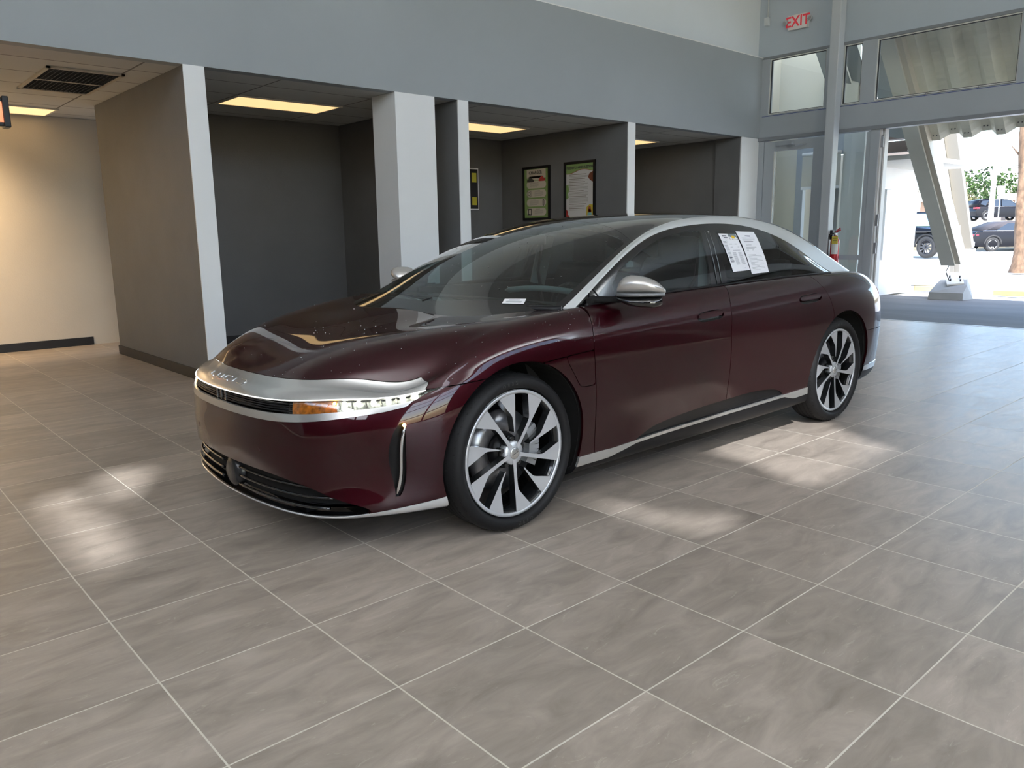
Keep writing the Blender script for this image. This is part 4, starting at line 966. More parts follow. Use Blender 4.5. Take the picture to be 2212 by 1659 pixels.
def smooth_tab(pts, n=40):
    q = smooth_poly(pts, 6, closed=False); return q[np.argsort(q[:, 0])]
seamF = xcurve(smooth_tab([(.10, .53), (.264, .527), (.35, .517), (.53, .496), (.66, .484), (.766, .479), (.85, .489), (.91, .503), (.97, .53)]))
seamB = xcurve(smooth_tab([(.10, 1.665), (.33, 1.653), (.534, 1.625), (.727, 1.612), (.821, 1.63), (.904, 1.655), (.97, 1.695), (1.03, 1.735)]))
seamR = xcurve(smooth_tab([(.10, 2.80), (.70, 2.80), (.752, 2.805), (.85, 2.772), (.922, 2.738), (.975, 2.70), (1.03, 2.655)]))
seamH = zcurve(smooth_tab([(-1.2, .66), (-.42, .684), (-.335, .691), (-.267, .697), (-.194, .705), (-.05, .72), (.168, .743), (.308, .755), (.482, .766), (.6, .775)]))
sill = zcurve(smooth_tab([(-1.2, .255), (.416, .255), (.681, .252), (1.057, .262), (1.668, .270), (2.2, .278), (2.556, .290), (3.41, .335), (4.2, .335)]))
g = .0022
SWOOSH = smooth_poly([(.80, .235, 1), (.90, .278), (1.04, .312), (1.35, .336), (1.65, .346), (1.89, .352), (2.09, .342), (2.24, .312), (2.36, .235, 1)], 6)
FLAP = smooth_poly([(.296, .7535, 1), (.308, .722), (.348, .660), (.375, .618), (.395, .604), (.427, .600), (.4835, .601, 1), (.478, .765, 1)], 6)
MOUTH = smooth_poly([(-.90, .318), (-.55, .326), (0, .338), (.25, .340), (.41, .335), (.56, .312), (.66, .270), (.76, .212), (.70, .176), (.50, .168), (.25, .168), (0, .168), (-.5, .168), (-.9, .170)], 6)
VENT = smooth_poly([(.825, .565, 1), (.812, .52), (.797, .432), (.795, .36), (.805, .255, 1), (.817, .275), (.833, .45), (.835, .55)], 6)
YZ = lambda A: A[:, [1, 2]]
# paint area of the lower body, one side, wheel arches cut
P0 = cut(LB, lambda A: arch(A), lambda A: np.where(U(A) > 3, 1, 1)*(W(A)-1.0))
front = lambda A: seamF(A)*-1-g
# slot (lamp band), blade and lip in (u, v)
def slot_f(A):      # + inside the lamp slot, tapering to a point at the corner
    u = U(A); v = W(A)
    hi = 6.93; lo = np.interp(u, [0, 2.4, 3.4, 3.95, 4.12], [6.17, 6.17, 6.19, 6.28, 6.62]); return np.minimum(hi-v, v-lo)*.08
def lip_lo(A):
    return (W(A)-np.interp(U(A), [0, 1.5, 2.6, 3.5, 4.05, 4.3], [5.72, 5.72, 5.78, 5.86, 6.04, 6.40]))*.08
def blade_end(A):
    v = W(A); return (4.18-.13*((v-7.9)/1.1).clip(0, 9)**2.5-.10*((7.9-v)/1.0).clip(0, 9)**2-U(A))*.35
def nose(A): return blade_end(A)
sl = lambda A: slot_f(A)
M_slotless = cut(P0, lambda A: -slot_f(A))
# -- silver blade and lower lip
blade = cut(M_slotless, lambda A: (W(A)-6.90)*.08, lambda A: (9.0-W(A))*.08, nose)
to_mesh('nose_blade', *both(blade), m_satin, CAR, .012)
lip = cut(M_slotless, lip_lo, lambda A: (6.90-W(A))*.08, nose)
to_mesh('nose_lip', *both(lip), m_satin, CAR, .012)
# -- clamshell bonnet
hood = cut(LB, lambda A: arch(A), front, lambda A: seamH(A)-g, lambda A: np.maximum((W(A)-9.03)*.08, -nose(A)-.004),
           lambda A: np.maximum((W(A)-6.9)*.08, X(A)+.405), lambda A: (.54-.0*Y(A)-X(A)), lambda A: .50-X(A)+.0*Y(A))
to_mesh('bonnet', *both(hood), m_paint, CAR, .014)
# -- front bumper
bump = cut(P0, lambda A: -slot_f(A), front, lambda A: -X(A)-.05, lambda A: -seamH(A)-g, lambda A: np.maximum(-lip_lo(A)-.0008, -nose(A)-.004), lambda A: -sd_poly(YZ(A), MOUTH),
           lambda A: np.maximum(-sd_poly(YZ(A), VENT), X(A)+.40), lambda A: (W(A)-np.interp(U(A), [0, 2.8, 3.4, 4.6], [1.13, 1.15, 1.36, 1.78]))*.08)
to_mesh('front_bumper', *both(bump), m_paint, CAR, .02)
chin = cut(P0, lambda A: -X(A)-.30, lambda A: (np.interp(U(A), [0, 2.8, 3.4, 4.6], [1.12, 1.14, 1.35, 1.77])-W(A))*.08, lambda A: (W(A)-np.interp(U(A), [0, 2.6, 3.3], [1.055, 1.055, 1.0]))*.08)
to_mesh('chin_strip', *both(offset(chin, .002)), mat('chin_silver', (.72, .73, .74), .25, metal=.45, coat=.5), CAR, .005)
skirt = cut(LB, lambda A: arch(A), lambda A: -X(A)-.22, lambda A: np.interp(U(A), [0, 2.6, 3.3], [1.052, 1.052, 1.0])-W(A))
to_mesh('front_skirt', *both(skirt), m_trim, CAR, .01)
# -- front wings behind the wheels, charge flap
wing = cut(P0, front, lambda A: X(A)-.05, lambda A: -seamH(A)-g, lambda A: sill(A))
to_mesh('charge_flap', *cut(wing, lambda A: sd_poly(XZ(A), FLAP)-g*.7), m_paint, CAR, .01)
to_mesh('front_wing', *cut(wing, lambda A: -sd_poly(XZ(A), FLAP)-g*.7), m_paint, CAR, .014)
to_mesh('front_wing', *mirror(wing), m_paint, CAR, .014)
# -- doors
side = cut(P0, lambda A: (9.35-W(A))*.08, lambda A: sill(A), lambda A: -sd_poly(XZ(A), SWOOSH))
def handle_hole(cx, cz, w, h):
    def f(A):
        dx = (X(A)-cx)/w; dz = (Z(A)-cz-.04*(X(A)-cx))/h; return (dx**4+dz**2)-1
    return f
for nm, a, b, hx, hz, hw in (('front_door', seamF, seamB, 1.435, .848, .128), ('rear_door', seamB, seamR, 2.530, .872, .140)):
    d = cut(side, lambda A, a=a: a(A)-g, lambda A, b=b: -b(A)-g)
    hole = handle_hole(hx, hz, hw, .027)
    for s in (1, -1):
        dd = cut(d, lambda A: hole(A)*.03)
        if s < 0: dd = mirror(dd)
        door = to_mesh(nm, *dd, m_paint, CAR, .014)
        # recess and grip
        rc = cut(d, lambda A: -hole(A)*.03); rc = offset(rc, -.016)
        if s < 0: rc = mirror(rc)
        to_mesh('handle_recess', *rc, m_gloss, door)
        bar = cut(d, lambda A: -(((X(A)-hx)/(hw*.93))**4+((Z(A)-hz-.006-.04*(X(A)-hx))/.0165)**2-1)*.03); bar = offset(bar, .004)
        if s < 0: bar = mirror(bar)
        to_mesh('door_handle', *bar, m_paint, door, .012)
# -- rear body
rear = cut(LB, lambda A: arch(A), lambda A: W(A)-1.0, lambda A: seamR(A)-g, lambda A: sill(A))
TL = lambda A: np.minimum(np.minimum(Z(A)-(.835-.00*X(A)), .885-Z(A)), X(A)-3.62)      # tail lamp band
bump_r = lambda A: np.minimum(.60+.14*(X(A)-3.35).clip(0, 1)*0-Z(A), X(A)-3.30)
deck = lambda A: np.minimum(Z(A)-.965, X(A)-3.2)
tl = cut(rear, lambda A: TL(A))
to_mesh('tail_lamp', *both(offset(tl, .002)), mat('tail_red', (.25, .005, .01), .1, coat=1.), CAR, .01)
to_mesh('rear_quarter', *cut(rear, lambda A: -TL(A)-.001, lambda A: -bump_r(A)-g), m_paint, CAR, .014)
to_mesh('rear_quarter', *mirror(cut(rear, lambda A: -TL(A)-.001, lambda A: -bump_r(A)-g)), m_paint, CAR, .014)
to_mesh('rear_bumper', *both(cut(rear, lambda A: -TL(A)-.001, lambda A: bump_r(A)-g)), m_paint, CAR, .014)
rs = cut(LB, lambda A: arch(A), lambda A: X(A)-3.15, lambda A: -sill(A), lambda A: Z(A)-.295)
to_mesh('rear_chrome_strip', *both(offset(rs, .003)), m_chrome, CAR, .01)
rk = cut(LB, lambda A: arch(A), lambda A: X(A)-3.15, lambda A: .295-Z(A))
to_mesh('rear_skirt', *both(rk), m_trim, CAR, .01)
# -- sills
for s in (1, -1):
    q = (lambda M: M) if s > 0 else mirror
    strip = cut(LB, lambda A: arch(A), lambda A: X(A)-.30, lambda A: 2.75-X(A), lambda A: -sill(A), lambda A: sill(A)+np.interp(X(A), [.4, .62, .85, 2.3, 2.42, 2.6], [.047, .046, .016, .016, .046, .046]))
    to_mesh('sill_strip', *q(offset(strip, .005)), m_chrome if False else m_satin, CAR, .012)
    rock = cut(LB, lambda A: arch(A), lambda A: X(A)-.25, lambda A: 2.75-X(A), lambda A: -sill(A)-np.interp(X(A), [.4, .62, .85, 2.3, 2.42, 2.6], [.047, .046, .016, .016, .046, .046]))
    to_mesh('side_skirt', *q(rock), m_trim, CAR, .01)
    sw = cut(P0, lambda A: sd_poly(XZ(A), SWOOSH), lambda A: sill(A))
    to_mesh('door_lower_insert', *q(offset(sw, -.010)), mat('insert_black', (.006, .006, .007), .25, spec=.3), CAR, .004)
# -- dark shell inside the panel gaps, underbody, wheel housings
shell = cut(LB, lambda A: arch(A, .0), lambda A: (9.45-W(A))*.08, lambda A: X(A)+.45)
to_mesh('inner_shell', *both(offset(shell, -.030)), m_liner, CAR)
ns = cut(LB, lambda A: -.40-X(A), lambda A: (9.2-W(A))*.08)
to_mesh('nose_shell', *both(offset(ns, -.060)), m_liner, CAR)
mb = MB().box((-.62, -.70, .16), (3.6, .70, .20)).box((-.78, -.50, .17), (-.60, .50, .20)).box((.42, -.86, .17), (2.56, .86, .30)); carbuild(mb, 'underbody', m_trim)
for cx, cz, R, RX in ((.035, .352, .412, .396), (2.985, .355, .414, .414)):
    for s in (1, -1):
        mb = MB(); a0 = math.asin((.17-cz)/R); n = 40
        arc = [(cx+RX*math.cos(a), cz+R*math.sin(a)) for a in [a0+(math.pi-2*a0)*k/n for k in range(n+1)]]
        for (xa, za), (xb, zb) in zip(arc, arc[1:]): mb.poly([(xa, s*.955, za), (xb, s*.955, zb), (xb, s*.62, zb), (xa, s*.62, za)])
        mb.poly([(x, s*.62, z) for x, z in arc])
        mb.bm.verts.ensure_lookup_table()
        for v in mb.bm.verts:
            if abs(v.co.y) > .9:      # follow the body side just inside the panel
                i = int(np.argmin((LB[0][:, 0]-v.co.x)**2+(LB[0][:, 2]-v.co.z)**2+(LB[0][:, 1] < .5)*9)); v.co.y = s*(LB[0][i, 1]-.004)
        carbuild(mb, 'wheel_housing', m_liner, fix=False)

# -- greenhouse
rail = cut(GB, lambda A: (W(A)-2.0)*.05, lambda A: (3.0-W(A))*.05, lambda A: X(A)-.40)
for s in (1, -1):
    to_mesh('roof_rail', *(rail if s > 0 else mirror(rail)), m_silver, CAR, .008)
top = cut(GB, lambda A: (W(A)-3.0)*.05-.0006)
HDR = lambda A: X(A)-(1.10+.10*(1-(Y(A)/.66)**2))
wsM = cut(top, lambda A: -HDR(A)-.001, lambda A: X(A)-.02)
frit = lambda A: np.minimum(np.minimum((W(A)-3.28)*.2, -HDR(A)-.05), X(A)-(.125+.33*(np.abs(Y(A))/.80)**2.2))
to_mesh('windscreen', *both(cut(wsM, lambda A: frit(A))), m_ws, CAR)
to_mesh('windscreen_frit', *both(cut(wsM, lambda A: -frit(A))), m_gloss, CAR)
rw = lambda A: X(A)-(2.72+.12*(1-(Y(A)/.62)**2))
to_mesh('glass_roof', *both(cut(top, lambda A: HDR(A)-.001, lambda A: -rw(A)-.001)), mat('roof_glass', (.004, .004, .005), .04, coat=1., spec=.8), CAR, .006)
to_mesh('rear_window', *both(cut(top, lambda A: rw(A)-.001)), mat('rear_glass', (.006, .007, .008), .04, coat=1., spec=.8), CAR, .006)
FW = smooth_poly([(.80, .965, 1), (.80, 1.045, 1), (.88, 1.112), (1.0, 1.168), (1.126, 1.220), (1.27, 1.264), (1.416, 1.289), (1.56, 1.301), (1.655, 1.303, 1), (1.640, .965, 1)], 6)
RWN = smooth_poly([(1.805, .965, 1), (1.80, 1.303, 1), (2.03, 1.300), (2.20, 1.283), (2.34, 1.252), (2.60, 1.160), (2.80, 1.084), (2.97, 1.028, 1), (2.90, .99, 1), (2.6, .98)], 6)
band = cut(GB, lambda A: (2.0-W(A))*.05-.0006, lambda A: X(A)-.42)
for s in (1, -1):
    q = (lambda M: M) if s > 0 else mirror
    to_mesh('side_window', *q(cut(band, lambda A: sd_poly(XZ(A), FW))), m_sg, CAR)
    to_mesh('side_window', *q(cut(band, lambda A: sd_poly(XZ(A), RWN))), m_sg, CAR)
    tr = to_mesh('window_surround', *q(cut(band, lambda A: -sd_poly(XZ(A), FW), lambda A: -sd_poly(XZ(A), RWN))), m_gloss, CAR, .012)
    # belt seal and thin pillar lines
    i0 = [k for k in range(len(pv)) if abs(pv[k]-9.1) < 1e-6][0]
    belt = [Vector((S_[k, i0, 0], s*(S_[k, i0, 1]-.006), S_[k, i0, 2]+.004)) for k in range(len(pu)) if .55 < S_[k, i0, 0] < 3.05]
    carbuild(MB().tube(belt, .007, 6), 'belt_seal', m_trim)
    mb = MB()
    for xx0, xx1 in ((1.698, 1.718), (1.742, 1.760)):
        A = GB[0]; pts = []
        for z in np.linspace(1.0, 1.30, 8):
            xq = xx0+(xx1-xx0)*0; i = int(np.argmin((A[:, 0]-xq)**2+(A[:, 2]-z)**2+(A[:, 1] < .6)*9)); pts.append(Vector((xq, s*(A[i, 1]+.002), z)))
        mb.tube(pts, .0022, 5)
    carbuild(mb, 'pillar_line', mat('line_steel', (.10, .11, .11), .3, metal=.7))
# cowl, wipers
mb = MB(); pts = []
for k in range(31):
    y = -.80+1.60*k/30; pts.append(Vector((.125+.30*(abs(y)/.80)**2.1, y, .952-.004*(abs(y)/.8))))
mb.tube(pts, .017, 8); carbuild(mb, 'cowl_seal', m_trim)
mb = MB().tube([(.20, -.62, .965), (.19, -.2, .985), (.15, .12, .975)], .006, 6).tube([(.22, -.05, .985), (.26, .35, .985), (.36, .62, .985)], .006, 6).tube([(.13, .10, .965), (.16, .14, .978)], .012, 8); carbuild(mb, 'wiper', m_trim)

# -- lamps inside the slot
def slot_pt(u, v, d=0.):
    fu = min(u*24, len(pu)-1.001); fv = min(v*10, len(pv)-1.001); i = int(fu); j = int(fv); a, b = fu-i, fv-j; n = len(pv); B = LB[0]
    q = B[i*n+j]*(1-a)*(1-b)+B[(i+1)*n+j]*a*(1-b)+B[i*n+j+1]*(1-a)*b+B[(i+1)*n+j+1]*a*b; return Vector(q[:3])+Vector(q[3:6])*d
def front_pt(y, z, d=0.):
    B = LB[0]; i = int(np.argmin((B[:, 1]-abs(y))**2+(B[:, 2]-z)**2+(B[:, 0] > -.3)*9)); a = B[i]
    x = a[0]-(a[4]*(abs(y)-a[1])+a[5]*(z-a[2]))/a[3]; sg = 1 if y >= 0 else -1; return Vector((x+a[3]*d, y+sg*a[4]*d, z+a[5]*d))
mb = MB()
back = cut(LB, lambda A: (slot_f(A)+.004))
to_mesh('slot_housing', *both(offset(back, -.035)), m_gloss, CAR)
for s in (1, -1):
    us = [2.0+k*(2.02/20) for k in range(21)]
    hl = empty('headlight', (0, 0, 0)); hl.parent = CAR
    def ptm(u, v, d): p = slot_pt(u, v, d); return Vector((p.x, s*p.y, p.z))
    c = cut(LB, lambda A: slot_f(A)-.001, lambda A: U(A)-1.92, lambda A: 2.82-U(A)); c = offset(c, -.020)
    ro = to_mesh('amber_reflector', *(c if s > 0 else mirror(c)), mat('amber_lamp', (.28, .085, .006), .15, emit=(1, .36, .02), estr=.012, coat=1., noise=(60, .7)), hl)
    c = cut(LB, lambda A: slot_f(A)-.001, lambda A: U(A)-2.82); c = offset(c, -.020)
    to_mesh('clear_reflector', *(c if s > 0 else mirror(c)), mat('lamp_chrome', (.30, .31, .27), .18, metal=.9, noise=(70, .9)), hl)
    for k, u in enumerate((2.92, 3.14, 3.36, 3.57, 3.76, 3.93)):
        mb = MB(); p = ptm(u, 6.66+.01*k, -.012); q = ptm(u+.07, 6.66+.01*k, -.012)
        mb.beam(p, q, .018, .020, bev=.004); carbuild(mb, 'led_projector', mat('led_white', (1, 1, 1), .2, emit=(1.0, 1.0, .93), estr=6), hl)
    mb = MB(); mb.sphere(ptm(2.79, 6.72, -.008), .006, 10, 8); carbuild(mb, 'amber_led', mat('amber_led', (1, .6, .1), .2, emit=(1, .55, .08), estr=14), hl)
    mb = MB()
    for k in range(6): mb.beam(ptm(2.86+.21*k, 6.35, -.016), ptm(2.86+.21*k, 6.85, -.016), .004, .02)
    carbuild(mb, 'reflector_rib', mat('lamp_rib', (.12, .12, .10), .2, metal=.6), hl)
    # light strip along the underside of the blade
    mb = MB(); strip = [slot_pt(u, 6.93, .002) for u in np.linspace(0, 4.12, 50)]; strip = [Vector((p.x, s*p.y, p.z)) for p in strip]
    mb.tube(strip, .0028, 6); carbuild(mb, 'blade_light_strip', mat('strip_white', (.9, .9, .88), .2, emit=(1, .98, .93), estr=.45), hl)
    cg = cut(LB, lambda A: slot_f(A)-.0005, lambda A: U(A)-1.90); cg = offset(cg, -.002)
    to_mesh('lens', *(cg if s > 0 else mirror(cg)), glass('lamp_lens', (.96, .96, .93), 1.0), hl)
# grille bars in the middle of the slot
mb = MB()
for v in (6.30, 6.45, 6.60, 6.75):
    pts = [slot_pt(u, v, -.018) for u in np.linspace(0, 1.85, 24)]; pts = [Vector((p.x, -p.y, p.z)) for p in pts[::-1]]+pts[1:]; mb.tube(pts, .0035, 5)
carbuild(mb, 'slot_grille', m_trim)
mb = MB()
for y in (-.045, 0, .045): mb.box((-.905, y-.008, .598), (-.885, y+.008, .650), 0, .003)
carbuild(mb, 'sensor_fins', m_gloss)
# lower grille
mouth_back = cut(LB, lambda A: sd_poly(YZ(A), MOUTH)+.010, lambda A: -.45-X(A)); to_mesh('lower_grille_back', *both(offset(mouth_back, -.055)), m_liner, CAR)
for zz, dd in ((.300, -.022), (.262, -.016), (.222, -.012)):
    for s in (1, -1):
        pts = []
        for y in np.linspace(.085, .66, 22):
            if sd_poly(np.array([[y, zz]]), MOUTH)[0] < .004: continue
            q_ = front_pt(y, zz); n_ = dd; pts.append(Vector((q_.x-n_, s*y, zz)))
        if len(pts) > 2: carbuild(MB().tube(pts, .0065, 6), 'grille_bar', m_gloss)
mb = MB(); mb.lathe([(.001, -.010), (.045, -.012), (.068, .0), (.072, .03)], 28, 'x', (-.880, 0, .262)); carbuild(mb, 'radar_cover', mat('radar_black', (.02, .02, .022), .25))
# corner vents with vertical light blade
for s in (1, -1):
    vb = cut(LB, lambda A: sd_poly(YZ(A), VENT)+.004, lambda A: -.40-X(A)); vb = offset(vb, -.028); to_mesh('corner_vent', *(vb if s > 0 else mirror(vb)), m_trim, CAR)
    pts = []
    for z in np.linspace(.268, .548, 14):
        y = .806+.028*(z-.268)/.28; q_ = front_pt(y, z, .003); pts.append(Vector((q_.x, s*q_.y, z)))
    vt = carbuild(MB().tube(pts, [.003]+[.0075]*12+[.004], 8), 'vent_blade', m_chrome)
    mb = MB().sphere(pts[-1]+Vector((-.006, s*.004, .008)), .0075, 12, 8); carbuild(mb, 'amber_marker', mat('amber_led', (1, .6, .1)), CAR)
# parking sensors
for u, v in ((1.10, 3.95), (2.72, 4.05), (4.25, 4.55)):
    for s in (1, -1):
        p = slot_pt(u, v, .001); n = Vector(LB[0][int(round(u*24))*len(pv)+int(round(v*10))][3:6]); p = Vector((p.x, s*p.y, p.z)); n.y *= s
        mb = MB().tube([p-n*.004, p+n*.0005], .0115, 16); carbuild(mb, 'parking_sensor', m_paint)
# badge letters on the blade: L U C I D
def letter(strokes, yc, wl):
    mb = MB()
    for st in strokes:
        pts = []
        for (a, b) in st:
            y = yc+a*wl; v = 7.75+b*.55
            lo, hi = 0.0, 3.0
            for _ in range(24):
                md = (lo+hi)/2
                if slot_pt(md, v).y < abs(y): lo = md
                else: hi = md
            c = slot_pt(lo, v, .0015); pts.append(Vector((c.x, y, c.z)))
        pts = [pts[k]+(pts[k+1]-pts[k])*(q/4) for k in range(len(pts)-1) for q in range(4)]+[pts[-1]]
        mb.tube(pts, .0022, 6)
    return mb
BADGE = empty('badge', (0, 0, 0)); BADGE.parent = CAR
LET = {'letter_l': [[(-.5, 1), (-.5, 0), (.45, 0)]], 'letter_u': [[(-.5, 1), (-.5, .25), (-.35, 0), (.35, 0), (.5, .25), (.5, 1)]], 'letter_c': [[(.5, 1), (-.3, 1), (-.5, .7), (-.5, .3), (-.3, 0), (.5, 0)]],
       'letter_i': [[(0, 1), (0, 0)]], 'letter_d': [[(-.5, 0), (.25, 0), (.5, .3), (.5, .7), (.25, 1), (-.5, 1)]]}
for k, (nm, stx) in enumerate(LET.items()):
    carbuild(letter([[(a, b) for a, b in st] for st in stx], (-.165, -.083, 0.0, .072, .148)[k], .050), nm, m_chrome, BADGE)

# -- mirrors
for s in (1, -1):
    mr = empty('door_mirror', (0, 0, 0)); mr.parent = CAR
    # swept sections from the rounded inboard front to the pointed outboard rear
    P0_ = Vector((.690, .912, 0)); P1_ = Vector((.838, 1.088, 0)); D_ = (P1_-P0_); T_ = D_.normalized(); N_ = Vector((-T_.y, T_.x, 0))
    def sweep(name, m_, ts, zlo, zhi, hw):
        mb = MB(); rings = []
        for t_ in ts:
            c = P0_+D_*t_; lo, hi, w_ = zlo(t_), zhi(t_), hw(t_); ring = []
            for k in range(20):
                a = 2*math.pi*k/20; ca, sa = math.cos(a), math.sin(a)
                q = c+N_*(w_*math.copysign(abs(ca)**.8, ca)+(.02 if t_ > 0 else .02)*t_); ring.append(mb.bm.verts.new((q.x, s*q.y, (lo+hi)/2+(hi-lo)/2*math.copysign(abs(sa)**.8, sa))))
            rings.append(ring)
        for A, B in zip(rings, rings[1:]):
            for k in range(20): mb.bm.faces.new((A[k], A[(k+1) % 20], B[(k+1) % 20], B[k])).smooth = True
        mb.bm.faces.new(rings[0]); mb.bm.faces.new(rings[-1]); return carbuild(mb, name, m_, mr)
    TS = [0, .015, .05, .10, .18, .28, .4, .52, .64, .76, .86, .93, .98, 1.0]
    top_ = lambda t: 1.024+float(np.interp(t, [0, .03, .08, .16, .28, .45, .6, .75, .88, .97, 1], [.012, .034, .052, .066, .074, .073, .066, .053, .034, .014, .004]))
    wid = lambda t: float(np.interp(t, [0, .03, .10, .25, .5, .8, .95, 1], [.028, .048, .064, .075, .078, .064, .036, .010]))
    sweep('cover', mat('mirror_silver', (.55, .53, .50), .28, metal=.5, coat=.6), TS, lambda t: 1.016, top_, wid)
    sweep('lower_band', mat('mirror_band', (.24, .25, .26), .3, metal=.5), TS[:-1], lambda t: .994+.004*t, lambda t: 1.0215, lambda t: wid(t)*.985)
    sweep('base', m_gloss, TS[:-2], lambda t: float(np.interp(t, [0, .3, .8, 1], [.980, .948, .943, .962])), lambda t: .9955+.004*t, lambda t: wid(t)*.95)
    carbuild(MB().beam((.60, s*.815, .985), (.78, s*.95, .978), .035, .028, bev=.006).beam((.57, s*.83, .975), (.90, s*.845, .975), .012, .03), 'arm', m_liner, mr)
    carbuild(MB().tube([(.640, s*.80, 1.03), (.650, s*.835, .99)], .004, 6), 'tweeter_trim', m_trim, mr)

# -- cabin
m_seat = mat('seat_dark', (.05, .052, .055), .6); m_seatl = mat('seat_light', (.36, .38, .38), .6); m_dash = mat('dash_black', (.012, .013, .014), .6)
carbuild(MB().box((.40, -.74, .28), (3.2, .74, .34)), 'cabin_floor', m_dash)
mb = MB(); prof = [(.16, .90), (.40, .945), (.62, .955), (.80, .93), (.90, .86), (.86, .62), (.30, .55)]
mb.prism(prof, lambda u, v, k: Vector((u, (.745 if k else -.745), v))); carbuild(mb, 'dashboard', m_dash)
arc = [Vector((.66+.10*math.cos(t), .40+.62*math.sin(t) if False else .02+.66*k/20, .985+.022*math.sin(math.pi*k/20))) for k, t in [(k, 0) for k in range(21)]]
carbuild(MB().tube(arc, [.004]+[.016]*19+[.004], 8), 'display_rim', mat('display_grey', (.25, .29, .29), .4))
carbuild(MB().tube([(.98-.05*math.cos(a)*1.0, .38+.185*math.sin(a), .86+.16*math.cos(a)) for a in [2*math.pi*k/28 for k in range(29)]], .016, 8).box((.94, .30, .84), (.96, .46, .89), 0, .01).tube([(.94, .38, .86), (.72, .38, .80)], .03, 8), 'steering_wheel', mat('wheel_leather', (.03, .03, .03), .5))
def seat(x, y):
    st = empty('seat', (0, 0, 0)); st.parent = CAR
    carbuild(MB().box((x, y-.26, .42), (x+.52, y+.26, .56), 0, .05), 'cushion', m_seatl, st, smooth=True)
    mb = MB(); mb.prism([(x+.44, .50), (x+.56, .50), (x+.78, 1.06), (x+.72, 1.12), (x+.66, 1.08)], lambda u, v, k: Vector((u, y+(.25 if k else -.25), v)))
    bmesh.ops.bevel(mb.bm, geom=mb.bm.edges[:], offset=.03, segments=3, affect='EDGES'); carbuild(mb, 'backrest', m_seat, st, smooth=True)
    carbuild(MB().box((x+.70, y-.13, 1.10), (x+.80, y+.13, 1.27), 0, .035), 'headrest', m_seat, st, smooth=True)
for x, y in ((1.15, .38), (1.15, -.38), (2.12, .38), (2.12, -.38)): seat(x, y)
carbuild(MB().box((2.95, -.66, .60), (3.25, .66, .98), 0, .04), 'parcel_shelf', m_dash)
for s in (1, -1):
    carbuild(MB().box((.70, s*.76-.015, .40), (2.85, s*.76+.015, .975), 0, .01), 'door_card', m_dash)
    carbuild(MB().beam((1.70, s*.70, .95), (1.76, s*.66, 1.29), .05, .10), 'inner_pillar', m_seatl)
    carbuild(MB().tube([(1.72, s*.66, 1.25), (1.68, s*.67, 1.05), (1.62, s*.55, .75)], .012, 6), 'seat_belt', m_trim)
carbuild(MB().box((.98, -.11, 1.235), (1.00, .11, 1.29), 0, .008), 'rear_view_mirror', m_trim)

